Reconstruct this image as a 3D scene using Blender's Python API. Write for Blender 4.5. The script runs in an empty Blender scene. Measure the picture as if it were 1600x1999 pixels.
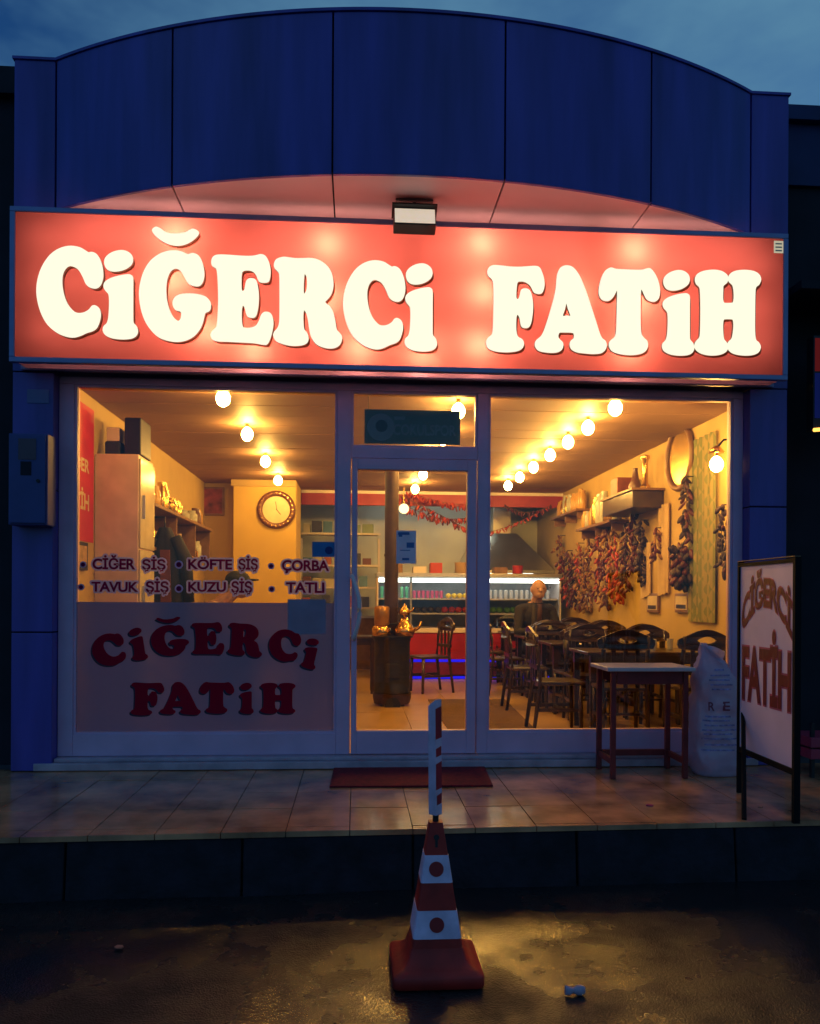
import bpy, math, random
import numpy as np
from mathutils import Vector, Matrix
from mathutils.bvhtree import BVHTree
random.seed(7)
R = math.radians
sc = bpy.context.scene
col = sc.collection

# ------------------------------------------------------------------ camera
F_, CX_, CY_ = 1600.0, 800.0, 1165.0          # focal length and optical axis in photo pixels
CAM = Vector((0, -6.2, 1.6))
YAW, ROLL = math.atan(106 / 1600), 0.0056
MC = (Matrix.Rotation(-YAW, 3, 'Z') @ Matrix.Rotation(R(90), 3, 'X') @ Matrix.Rotation(ROLL, 3, 'Z'))
cd = bpy.data.cameras.new('camera'); cam = bpy.data.objects.new('camera', cd); col.objects.link(cam)
cd.sensor_fit = 'HORIZONTAL'; cd.sensor_width = 36; cd.lens = 36.0 * F_ / 1600
cd.shift_y = (CY_ - 999.5) / 1600; cd.clip_start = 0.05; cd.clip_end = 2000
cam.matrix_world = Matrix.Translation(CAM) @ MC.to_4x4()
sc.camera = cam
def ray(px, py): return MC @ Vector(((px - CX_) / F_, (CY_ - py) / F_, -1))
def P(px, py, Y): d = ray(px, py); return CAM + d * ((Y - CAM.y) / d.y)      # measured point on a plane y = Y
def G(px, py, Z): d = ray(px, py); return CAM + d * ((Z - CAM.z) / d.z)      # ... on a level z = Z
def W(px, py, X): d = ray(px, py); return CAM + d * ((X - CAM.x) / d.x)      # ... on a side wall x = X

# ------------------------------------------------------------------ world (blue dusk, sun just under the horizon)
SKY_STRENGTH = 0.15; SUNROT = 60; CLOUD = 2.0
w = bpy.data.worlds.new('World'); sc.world = w; w.use_nodes = True
nt = w.node_tree; nt.nodes.clear()
out = nt.nodes.new('ShaderNodeOutputWorld'); bg = nt.nodes.new('ShaderNodeBackground')
sky = nt.nodes.new('ShaderNodeTexSky'); sky.sky_type = 'NISHITA'; sky.sun_disc = False
sky.sun_elevation = R(2.5); sky.sun_rotation = R(SUNROT); sky.air_density = 1.0; sky.dust_density = 0.3; sky.ozone_density = 4.0
tc = nt.nodes.new('ShaderNodeTexCoord')
cl = nt.nodes.new('ShaderNodeTexNoise'); cl.inputs['Scale'].default_value = 1.5; cl.inputs['Detail'].default_value = 6; cl.inputs['Roughness'].default_value = .58
mp = nt.nodes.new('ShaderNodeMapping'); mp.inputs['Scale'].default_value = (1, 1, 2.2); mp.inputs['Location'].default_value = (CLOUD, 1.3, .4)
cr = nt.nodes.new('ShaderNodeValToRGB')
cr.color_ramp.elements[0].position = .42; cr.color_ramp.elements[0].color = (0, 0, 0, 1)
cr.color_ramp.elements[1].position = .66; cr.color_ramp.elements[1].color = (1, 1, 1, 1)
mul = nt.nodes.new('ShaderNodeMix'); mul.data_type = 'RGBA'; mul.blend_type = 'MIX'; mul.inputs[7].default_value = (.62, 1.55, 2.45, 1)   # thin grey-blue dusk cloud
L = nt.links.new
L(tc.outputs['Generated'], mp.inputs['Vector']); L(mp.outputs['Vector'], cl.inputs['Vector']); L(cl.outputs['Fac'], cr.inputs['Fac'])
tint = nt.nodes.new('ShaderNodeMix'); tint.data_type = 'RGBA'; tint.blend_type = 'MULTIPLY'; tint.inputs[0].default_value = 1; tint.inputs[7].default_value = (.8, 1.15, 1.5, 1)
L(sky.outputs['Color'], tint.inputs[6]); L(tint.outputs[2], mul.inputs[6]); L(cr.outputs['Color'], mul.inputs[0])
L(mul.outputs[2], bg.inputs['Color']); bg.inputs['Strength'].default_value = SKY_STRENGTH
L(bg.outputs['Background'], out.inputs['Surface'])

sc.view_settings.view_transform = 'Standard'; sc.view_settings.look = 'None'
sc.view_settings.exposure = 0; sc.view_settings.gamma = 1; sc.view_settings.use_curve_mapping = False
sc.render.engine = 'CYCLES'
sc.cycles.max_bounces = 5; sc.cycles.diffuse_bounces = 3; sc.cycles.glossy_bounces = 3; sc.cycles.volume_bounces = 0; sc.cycles.transparent_max_bounces = 12; sc.cycles.use_adaptive_sampling = True; sc.cycles.adaptive_threshold = .015; sc.cycles.use_denoising = True
sc.cycles.sample_clamp_indirect = 4.0; sc.cycles.caustics_reflective = False; sc.cycles.caustics_refractive = False

# ------------------------------------------------------------------ materials
MATS = {}
def mat(name, c, rough=.6, metal=0, var=.12, scale=6, bump=0, bscale=None, emit=None, estr=0, coat=0, spec=.5):
    if name in MATS: return MATS[name]
    m = bpy.data.materials.new(name); m.use_nodes = True; n = m.node_tree; b = n.nodes['Principled BSDF']
    b.inputs['Roughness'].default_value = rough; b.inputs['Metallic'].default_value = metal
    b.inputs['Specular IOR Level'].default_value = spec; b.inputs['Coat Weight'].default_value = coat
    t = n.nodes.new('ShaderNodeTexCoord'); no = n.nodes.new('ShaderNodeTexNoise')
    no.inputs['Scale'].default_value = scale; no.inputs['Detail'].default_value = 5
    n.links.new(t.outputs['Object'], no.inputs['Vector'])
    ra = n.nodes.new('ShaderNodeValToRGB')
    ra.color_ramp.elements[0].position = .3; ra.color_ramp.elements[1].position = .7
    ra.color_ramp.elements[0].color = (*[x * (1 - var) for x in c], 1); ra.color_ramp.elements[1].color = (*[min(1, x * (1 + var)) for x in c], 1)
    n.links.new(no.outputs['Fac'], ra.inputs['Fac']); n.links.new(ra.outputs['Color'], b.inputs['Base Color'])
    if bump:
        n2 = n.nodes.new('ShaderNodeTexNoise'); n2.inputs['Scale'].default_value = bscale or scale * 6; n2.inputs['Detail'].default_value = 4
        n.links.new(t.outputs['Object'], n2.inputs['Vector'])
        bp = n.nodes.new('ShaderNodeBump'); bp.inputs['Strength'].default_value = bump; bp.inputs['Distance'].default_value = .01
        n.links.new(n2.outputs['Fac'], bp.inputs['Height']); n.links.new(bp.outputs['Normal'], b.inputs['Normal'])
    if emit:
        b.inputs['Emission Color'].default_value = (*emit, 1); b.inputs['Emission Strength'].default_value = estr
    MATS[name] = m; return m
def emis(name, c, s):
    if name in MATS: return MATS[name]
    m = bpy.data.materials.new(name); m.use_nodes = True; n = m.node_tree; n.nodes.clear()
    o = n.nodes.new('ShaderNodeOutputMaterial'); e = n.nodes.new('ShaderNodeEmission')
    e.inputs['Color'].default_value = (*c, 1); e.inputs['Strength'].default_value = s
    n.links.new(e.outputs[0], o.inputs['Surface']); MATS[name] = m; return m
def shader_mix(name, parts):
    """parts: list of (node type, colour, roughness or None, weight)"""
    m = bpy.data.materials.new(name); m.use_nodes = True; n = m.node_tree; n.nodes.clear()
    o = n.nodes.new('ShaderNodeOutputMaterial'); cur = None; tot = 0
    for ty, c, ro, wt in parts:
        s = n.nodes.new(ty); s.inputs['Color'].default_value = (*c, 1)
        if ro is not None and 'Roughness' in s.inputs: s.inputs['Roughness'].default_value = ro
        tot += wt
        if cur is None: cur = s
        else:
            mx = n.nodes.new('ShaderNodeMixShader'); mx.inputs[0].default_value = wt / tot
            n.links.new(cur.outputs[0], mx.inputs[1]); n.links.new(s.outputs[0], mx.inputs[2]); cur = mx
    n.links.new(cur.outputs[0], o.inputs['Surface']); MATS[name] = m; return m
def glass_mat(name, tint=(.95, .97, .96), dirt=.0):
    m = bpy.data.materials.new(name); m.use_nodes = True; n = m.node_tree; n.nodes.clear()
    o = n.nodes.new('ShaderNodeOutputMaterial'); t = n.nodes.new('ShaderNodeBsdfTransparent'); g = n.nodes.new('ShaderNodeBsdfGlossy')
    fr = n.nodes.new('ShaderNodeFresnel'); fr.inputs['IOR'].default_value = 1.45; mx = n.nodes.new('ShaderNodeMixShader')
    t.inputs['Color'].default_value = (*tint, 1); g.inputs['Roughness'].default_value = .02; src = t
    if dirt:
        rf = n.nodes.new('ShaderNodeBsdfRefraction'); rf.inputs['Color'].default_value = (1, .95, .88, 1); rf.inputs['Roughness'].default_value = .20; rf.inputs['IOR'].default_value = 1.3
        m2 = n.nodes.new('ShaderNodeMixShader'); m2.inputs[0].default_value = dirt; n.links.new(t.outputs[0], m2.inputs[1]); n.links.new(rf.outputs[0], m2.inputs[2]); src = m2
    n.links.new(fr.outputs[0], mx.inputs[0]); n.links.new(src.outputs[0], mx.inputs[1]); n.links.new(g.outputs[0], mx.inputs[2])
    n.links.new(mx.outputs[0], o.inputs['Surface']); MATS[name] = m; return m

M_clad = mat('blue_cladding', (.085, .066, .38), .32, .0, .30, 1.0, .35, 2.2)
_n = M_clad.node_tree; _mp = _n.nodes.new('ShaderNodeMapping'); _mp.inputs['Scale'].default_value = (5, 5, .55)      # faint rain streaks
_tc = [q for q in _n.nodes if q.type == 'TEX_COORD'][0]; _no = [q for q in _n.nodes if q.type == 'TEX_NOISE'][0]
_n.links.new(_tc.outputs['Object'], _mp.inputs['Vector']); _n.links.new(_mp.outputs['Vector'], _no.inputs['Vector'])
M_clad2 = mat('dark_gap', (.006, .007, .02), .8)
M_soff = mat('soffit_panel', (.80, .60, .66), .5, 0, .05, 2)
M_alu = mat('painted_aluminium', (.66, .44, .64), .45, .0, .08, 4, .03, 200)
M_signfr = mat('sign_frame_metal', (.25, .28, .5), .4, .3, .1, 5)
M_glass = glass_mat('window_glass')
M_film = shader_mix('frosted_film', [('ShaderNodeBsdfTranslucent', (.22, .25, .40), None, .34), ('ShaderNodeBsdfDiffuse', (.60, .56, .80), .5, .36), ('ShaderNodeBsdfRefraction', (.9, .8, .85), .32, .30)])
M_signface = shader_mix('red_acrylic', [('ShaderNodeBsdfTranslucent', (.88, .150, .125), None, .9), ('ShaderNodeBsdfDiffuse', (.5, .05, .04), .5, .1)])
M_letter = emis('letter_face', (1.0, .97, .74), 1.06)
M_lettside = mat('letter_side', (.62, .6, .42), .5)
M_bulb = emis('bulb_glow', (1.0, .51, .10), 262)
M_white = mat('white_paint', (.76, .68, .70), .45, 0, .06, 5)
M_wall = mat('cream_wall', (.50, .35, .13), .75, 0, .08, 2.5, .05, 40)
M_ywall = mat('yellow_wall', (.62, .42, .10), .7, 0, .06, 2.5, .04, 40)
M_ceil = mat('ceiling_panel', (.29, .17, .11), .6, 0, .06, 3)
M_ftile = mat('beige_floor_tile', (.42, .26, .13), .3, 0, .10, 3, .02, 30)
M_wood = mat('dark_wood', (.036, .017, .012), .32, 0, .35, 9, .08, 40, coat=.3)
M_wood2 = mat('brown_wood', (.20, .10, .045), .4, 0, .3, 9, .06, 40)
M_black = mat('black_metal', (.012, .012, .016), .45, .2, .2, 8)
M_steel = mat('stainless_steel', (.55, .55, .52), .28, .9, .08, 5)
M_redp = mat('red_panel', (.35, .012, .02), .35, 0, .1, 5)
M_brass = mat('brass', (.72, .45, .14), .25, 1, .15, 10)
M_copper = mat('rusty_pipe', (.042, .018, .012), .55, .2, .3, 7, .1, 60)
M_cord = mat('cord', (.1, .07, .04), .8)
M_skin = mat('skin', (.44, .25, .18), .5, 0, .1, 20)
M_jacket = mat('dark_jacket', (.011, .008, .012), .8, 0, .3, 14, .1, 80)
M_ochre = mat('ochre_jacket', (.36, .17, .06), .8, 0, .2, 14, .1, 80)
M_trous = mat('dark_trousers', (.02, .02, .03), .85)
M_hair = mat('grey_hair', (.2, .17, .15), .9)
M_cap = mat('black_cap', (.010, .010, .014), .8)
M_whitelight = emis('white_tube', (1.0, .97, .86), 6)
M_blueled = emis('blue_led', (.03, .015, 1.0), .9)

# ------------------------------------------------------------------ mesh helpers
OFF = {}
def off_of(o): return OFF.get(o.name, Vector((0, 0, 0)))
class MB:
    def __init__(s): s.v = []; s.f = []; s.mi = []
    def add(s, vs, fs, mi=0):
        k = len(s.v); s.v += [Vector(v) for v in vs]; s.f += [tuple(i + k for i in f) for f in fs]; s.mi += [mi] * len(fs); return s
    def box(s, x0, x1, y0, y1, z0, z1, mi=0, M=None):
        vs = [Vector((x, y, z)) for z in (z0, z1) for y in (y0, y1) for x in (x0, x1)]
        if M: vs = [M @ v for v in vs]
        return s.add(vs, [(0, 2, 3, 1), (4, 5, 7, 6), (0, 1, 5, 4), (2, 6, 7, 3), (0, 4, 6, 2), (1, 3, 7, 5)], mi)
    def cbox(s, c, sz, rot=None, mi=0):
        M = Matrix.Translation(c) @ (rot.to_4x4() if rot else Matrix())
        a, b, d = [x / 2 for x in sz]; return s.box(-a, a, -b, b, -d, d, mi, M)
    def lathe(s, c, prof, n=16, mi=0, axis='Z', M=None, cap=True):
        vs = []; fs = []
        for r, h in prof:
            for i in range(n):
                a = 2 * math.pi * i / n; vs.append(Vector((r * math.cos(a), r * math.sin(a), h)))
        for j in range(len(prof) - 1):
            for i in range(n):
                k = (i + 1) % n; fs.append((j * n + i, j * n + k, (j + 1) * n + k, (j + 1) * n + i))
        if cap: fs += [tuple(range(n - 1, -1, -1)), tuple((len(prof) - 1) * n + i for i in range(n))]
        T = Matrix.Translation(c)
        if axis == 'Y': T = T @ Matrix.Rotation(R(90), 4, 'X')
        if axis == 'X': T = T @ Matrix.Rotation(R(90), 4, 'Y')
        if M: T = Matrix.Translation(c) @ M.to_4x4()
        return s.add([T @ v for v in vs], fs, mi)
    def tube(s, pts, r, n=8, mi=0):
        pts = [Vector(p) for p in pts]; rs = r if isinstance(r, (list, tuple)) else [r] * len(pts); vs = []; fs = []
        for j, p in enumerate(pts):
            t = (pts[min(j + 1, len(pts) - 1)] - pts[max(j - 1, 0)]).normalized()
            u = t.cross(Vector((0, 0, 1)));  u = u if u.length > 1e-3 else t.cross(Vector((1, 0, 0))); u.normalize(); v = t.cross(u)
            for i in range(n):
                a = 2 * math.pi * i / n; vs.append(p + (u * math.cos(a) + v * math.sin(a)) * rs[j])
        for j in range(len(pts) - 1):
            for i in range(n):
                k = (i + 1) % n; fs.append((j * n + i, j * n + k, (j + 1) * n + k, (j + 1) * n + i))
        fs += [tuple(range(n - 1, -1, -1)), tuple((len(pts) - 1) * n + i for i in range(n))]
        return s.add(vs, fs, mi)
    def ell(s, c, r, n=12, m=8, mi=0, rot=None):
        prof = [(math.sin(math.pi * j / m), -math.cos(math.pi * j / m)) for j in range(m + 1)]
        vs = []; fs = []
        for q, h in prof:
            for i in range(n):
                a = 2 * math.pi * i / n; v = Vector((q * math.cos(a) * r[0], q * math.sin(a) * r[1], h * r[2]))
                vs.append(Vector(c) + (rot @ v if rot else v))
        for j in range(m):
            for i in range(n):
                k = (i + 1) % n; fs.append((j * n + i, j * n + k, (j + 1) * n + k, (j + 1) * n + i))
        return s.add(vs, fs, mi)
    def loft(s, rings, mi=0, cap=True):
        n = len(rings[0]); vs = [Vector(p) for r in rings for p in r]; fs = []
        for j in range(len(rings) - 1):
            for i in range(n):
                k = (i + 1) % n; fs.append((j * n + i, j * n + k, (j + 1) * n + k, (j + 1) * n + i))
        if cap: fs += [tuple(range(n - 1, -1, -1)), tuple((len(rings) - 1) * n + i for i in range(n))]
        return s.add(vs, fs, mi)
    def build(s, name, mats, parent=None, smooth=False, bevel=0):
        if not isinstance(mats, (list, tuple)): mats = [mats]
        me = bpy.data.meshes.new(name); o_ = off_of(parent) if parent else Vector((0, 0, 0))
        ctr = None
        if not parent:
            xs = [v.x for v in s.v]; ys = [v.y for v in s.v]; zs = [v.z for v in s.v]
            ctr = Vector(((min(xs) + max(xs)) / 2, (min(ys) + max(ys)) / 2, min(zs))); o_ = ctr
        me.from_pydata([tuple(v - o_) for v in s.v], [], s.f)
        for m in mats: me.materials.append(m)
        for p, i in zip(me.polygons, s.mi): p.material_index = i
        if smooth: me.shade_smooth() if smooth is True else me.set_sharp_from_angle(angle=smooth)
        if smooth and smooth is not True:
            for p in me.polygons: p.use_smooth = True
        me.validate(); me.update()
        ob = bpy.data.objects.new(name, me); col.objects.link(ob)
        if parent: ob.parent = parent; OFF[ob.name] = o_
        else: ob.location = ctr; OFF[ob.name] = ctr
        if bevel:
            b = ob.modifiers.new('bevel', 'BEVEL'); b.width = bevel; b.segments = 2; b.limit_method = 'ANGLE'; b.angle_limit = R(40)
        return ob
def empty(name, loc):
    o = bpy.data.objects.new(name, None); col.objects.link(o); o.location = loc; o.empty_display_size = .1; OFF[o.name] = Vector(loc); return o
def tag(o, label=None, cat=None, group=None, kind=None):
    if label: o['label'] = label
    if cat: o['category'] = cat
    if group: o['group'] = group
    if kind: o['kind'] = kind
    return o
def copy_tree(o, parent=None):
    c = o.copy(); col.objects.link(c); OFF[c.name] = off_of(o)
    if parent: c.parent = parent
    for ch in [x for x in bpy.data.objects if x.parent == o]: copy_tree(ch, c)
    return c
def smooth_loop(pts, k=3):
    o = []; n = len(pts)
    for i in range(n):
        p0, p1, p2, p3 = [Vector(pts[(i + d) % n]) for d in (-1, 0, 1, 2)]
        for j in range(k):
            t = j / k
            o.append(.5 * ((2 * p1) + (p2 - p0) * t + (2 * p0 - 5 * p1 + 4 * p2 - p3) * t * t + (3 * p1 - p0 - 3 * p2 + p3) * t ** 3))
    return o
def eval_mesh(ob):
    dg = bpy.context.evaluated_depsgraph_get(); ev = ob.evaluated_get(dg); me = ev.to_mesh()
    vs = [v.co.copy() for v in me.vertices]; fs = [tuple(p.vertices) for p in me.polygons]; ns = [p.normal.copy() for p in me.polygons]
    ev.to_mesh_clear(); return vs, fs, ns
def loops_mesh(loops, extrude=0, bevel=0):
    cu = bpy.data.curves.new('tmp', 'CURVE'); cu.dimensions = '2D'; cu.fill_mode = 'BOTH'; cu.extrude = extrude; cu.bevel_depth = bevel; cu.bevel_resolution = 1
    for lp in loops:
        sp = cu.splines.new('POLY'); sp.points.add(len(lp) - 1)
        for p, q in zip(sp.points, lp): p.co = (q[0], q[1], 0, 1)
        sp.use_cyclic_u = True
    ob = bpy.data.objects.new('tmp', cu); col.objects.link(ob); r = eval_mesh(ob)
    bpy.data.objects.remove(ob); bpy.data.curves.remove(cu); return r
def text_mesh(s, offset=0.0, space=1.0):
    cu = bpy.data.curves.new('tmp', 'FONT'); cu.body = s; cu.size = 1; cu.offset = offset; cu.space_character = space; cu.resolution_u = 4; cu.fill_mode = 'FRONT'
    ob = bpy.data.objects.new('tmp', cu); col.objects.link(ob); vs, fs, ns = eval_mesh(ob)
    bpy.data.objects.remove(ob); bpy.data.curves.remove(cu)
    return vs, fs
def bbox2(vs):
    return min(v.x for v in vs), max(v.x for v in vs), min(v.y for v in vs), max(v.y for v in vs)
def flat_text(mb, s, x0, x1, z0, z1, Y, offset=0.02, space=1.0, mi=0, ref=None):
    """lettering on a vertical plane y = Y, fitted into a world rectangle"""
    vs, fs = text_mesh(s, offset, space); bx0, bx1, bz0, bz1 = ref or bbox2(vs)
    mb.add([((v.x - bx0) / (bx1 - bx0) * (x1 - x0) + x0, Y, (v.y - bz0) / (bz1 - bz0) * (z1 - z0) + z0) for v in vs], fs, mi)
    return (bx0, bx1, bz0, bz1)

# ------------------------------------------------------------------ lettering outlines (rounded heavy serif)
def trace(x0, y0, s, *loops): return [[(x0 + x / s, y0 + y / s) for x, y in lp] for lp in loops]
GL = {}
GL['C'] = trace(60, 430, 7.2727, [(580,385),(700,405),(780,450),(830,478),(880,472),(940,505),(990,590),(1020,700),(1025,820),(995,920),(940,968),(860,958),(800,910),(760,820),(710,730),(660,680),(570,650),(500,690),(455,780),(445,900),(460,1020),(490,1130),(540,1230),(620,1315),(690,1337),(770,1325),(840,1285),(880,1235),(920,1228),(970,1265),(992,1340),(980,1430),(940,1530),(880,1575),(800,1600),(700,1645),(600,1665),(480,1640),(370,1585),(260,1490),(180,1360),(125,1200),(100,1030),(115,860),(170,690),(260,545),(350,460),(460,405)])
GL['i'] = trace(60, 430, 7.2727, [(1290,445),(1370,462),(1430,510),(1448,580),(1425,640),(1360,690),(1270,722),(1170,728),(1100,700),(1065,640),(1065,570),(1110,510),(1190,465)],
    [(1380,788),(1430,800),(1450,840),(1450,1000),(1450,1200),(1450,1400),(1458,1470),(1500,1520),(1518,1590),(1490,1650),(1420,1682),(1300,1690),(1170,1675),(1080,1635),(1042,1580),(1050,1520),(1095,1475),(1120,1380),(1130,1200),(1125,1080),(1105,1035),(1065,990),(1050,940),(1070,890),(1140,845),(1250,810)])
GL['G'] = trace(260, 430, 7.688, [(620,475),(720,490),(800,525),(840,530),(900,515),(965,540),(1010,600),(1045,700),(1060,820),(1045,920),(1000,985),(930,990),(850,960),(800,890),(750,800),(700,745),(640,728),(570,760),(520,850),(495,960),(490,1090),(505,1230),(545,1370),(600,1470),(660,1525),(700,1525),(730,1480),(735,1400),(705,1365),(650,1350),(615,1300),(608,1235),(640,1170),(720,1130),(850,1120),(990,1135),(1090,1170),(1150,1240),(1158,1310),(1140,1365),(1085,1390),(1065,1430),(1040,1540),(990,1650),(900,1750),(790,1805),(670,1825),(540,1810),(400,1760),(280,1650),(190,1510),(130,1330),(105,1120),(125,940),(180,770),(270,630),(390,535),(500,490)],
    [(350,122),(410,145),(480,195),(570,220),(680,222),(790,205),(850,170),(900,152),(950,168),(980,200),(960,245),(890,310),(800,360),(690,385),(570,372),(460,325),(370,260),(310,190),(305,150)])
GL['E'] = trace(400, 480, 9.521, [(260,190),(450,195),(680,212),(860,215),(960,200),(1040,182),(1110,205),(1155,270),(1195,380),(1208,500),(1195,620),(1160,680),(1040,680),(1000,635),(970,560),(920,495),(840,460),(740,462),(690,490),(672,560),(668,700),(672,820),(695,862),(740,850),(760,780),(780,680),(820,635),(880,630),(940,660),(970,760),(990,920),(985,1100),(960,1250),(920,1330),(830,1330),(790,1290),(765,1200),(740,1130),(705,1110),(680,1160),(672,1300),(680,1450),(705,1530),(760,1550),(860,1545),(950,1510),(1010,1430),(1060,1300),(1110,1255),(1190,1260),(1240,1320),(1260,1450),(1240,1600),(1200,1740),(1150,1830),(1080,1835),(940,1810),(700,1795),(420,1780),(260,1775),(160,1745),(125,1680),(145,1610),(215,1540),(240,1470),(255,1300),(265,1000),(255,650),(235,460),(200,410),(145,370),(138,290),(170,220)])
GL['R'] = trace(525, 490, 9.52, [(260,138),(360,145),(480,160),(640,160),(760,158),(870,175),(980,225),(1080,310),(1150,430),(1180,570),(1178,700),(1140,820),(1080,900),(1030,955),(1060,1000),(1130,1060),(1180,1160),(1215,1300),(1245,1470),(1290,1530),(1335,1590),(1340,1660),(1300,1750),(1220,1800),(1120,1810),(1010,1790),(900,1740),(830,1660),(785,1570),(760,1440),(735,1270),(700,1150),(650,1095),(630,1150),(625,1280),(640,1460),(690,1530),(720,1610),(710,1690),(650,1740),(520,1762),(380,1755),(240,1720),(140,1670),(95,1590),(110,1520),(170,1450),(205,1340),(212,1100),(212,700),(205,450),(170,380),(115,320),(110,250),(150,175)],
    [(655,428),(700,460),(720,540),(720,680),(695,780),(640,825),(632,700),(640,500)])
GL['F'] = trace(940, 500, 9.992, [(230,205),(370,212),(550,232),(720,238),(880,228),(1040,220),(1110,245),(1150,320),(1190,440),(1203,560),(1185,670),(1140,735),(1040,725),(1000,680),(960,600),(900,540),(820,500),(740,495),(690,510),(668,570),(655,700),(655,820),(680,862),(720,855),(745,790),(770,690),(810,660),(880,665),(930,710),(965,830),(980,980),(970,1150),(940,1320),(890,1395),(800,1395),(765,1340),(745,1220),(710,1150),(675,1150),(655,1220),(650,1400),(665,1530),(700,1600),(770,1640),(802,1710),(780,1790),(700,1845),(540,1872),(380,1870),(220,1845),(120,1790),(92,1700),(120,1620),(190,1560),(220,1480),(232,1200),(238,800),(228,540),(195,450),(130,390),(118,310),(150,240)])
GL['A'] = trace(1035, 510, 9.994, [(710,110),(790,130),(860,190),(930,290),(1000,440),(1080,650),(1170,920),(1260,1200),(1330,1420),(1380,1520),(1440,1570),(1465,1640),(1445,1720),(1370,1790),(1220,1808),(1050,1795),(900,1775),(800,1720),(770,1640),(790,1570),(840,1530),(855,1470),(840,1410),(780,1390),(650,1388),(560,1390),(530,1430),(525,1500),(560,1550),(610,1600),(618,1660),(590,1730),(510,1775),(390,1785),(250,1770),(150,1740),(95,1660),(110,1570),(200,1490),(260,1390),(330,1190),(400,960),(460,740),(500,540),(512,380),(535,250),(580,160),(640,120)],
    [(690,800),(740,950),(785,1085),(700,1087),(610,1088),(650,950)])
GL['T'] = trace(1160, 510, 7.619, [(235,115),(310,135),(450,143),(600,150),(700,148),(770,130),(820,130),(880,200),(930,310),(955,440),(940,550),(890,600),(830,600),(775,570),(740,510),(710,440),(680,415),(670,500),(668,700),(668,950),(680,1090),(720,1155),(765,1200),(775,1270),(740,1340),(660,1380),(520,1395),(380,1380),(270,1345),(220,1280),(225,1210),(290,1150),(320,1080),(330,900),(335,650),(340,470),(330,410),(300,470),(260,540),(210,585),(150,590),(95,560),(65,480),(75,370),(110,250),(160,160)])
GL['H'] = trace(1280, 510, 7.619, [(830,148),(940,160),(1010,195),(1050,245),(1040,320),(985,370),(978,430),(975,560),(985,620),(1010,640),(1120,638),(1145,615),(1155,540),(1150,440),(1130,360),(1080,310),(1072,255),(1110,195),(1190,160),(1310,150),(1430,165),(1510,210),(1540,280),(1515,350),(1470,390),(1455,480),(1450,800),(1450,1050),(1465,1180),(1510,1225),(1535,1290),(1500,1360),(1410,1395),(1290,1400),(1160,1380),(1085,1335),(1055,1270),(1075,1210),(1120,1165),(1140,1080),(1150,960),(1140,880),(1110,862),(1010,862),(985,885),(975,970),(980,1100),(995,1180),(1030,1220),(1050,1290),(1020,1350),(930,1390),(800,1400),(670,1375),(590,1320),(570,1260),(595,1200),(640,1150),(655,1050),(660,750),(655,480),(640,390),(595,345),(578,280),(610,210),(700,165)])
def gl_box(loops):
    xs = [p[0] for l in loops for p in l]; ys = [p[1] for l in loops for p in l]; return min(xs), max(xs), min(ys), max(ys)
def gl_fit(ch, x0, x1, y0, y1, rot=0):
    """the outline of one letter fitted into a box of the photograph's measure, turned by rot"""
    a, b, c, d = gl_box(GL[ch]); mx, my = (x0 + x1) / 2, (y0 + y1) / 2; o = []
    ca, sa = math.cos(R(rot)), math.sin(R(rot))
    for lp in GL[ch]:
        q = []
        for x, y in lp:
            u = (x - a) / (b - a) * (x1 - x0) + x0 - mx; v = (y - c) / (d - c) * (y1 - y0) + y0 - my
            q.append((mx + u * ca - v * sa, my + u * sa + v * ca))
        o.append(q)
    return o

# ================================================================== SETTING
PZ = 0.33           # forecourt level above the road
FZ = 0.38           # shop floor level
CZ = 3.24           # ceiling
XL, XR = -2.20, 3.24
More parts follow.
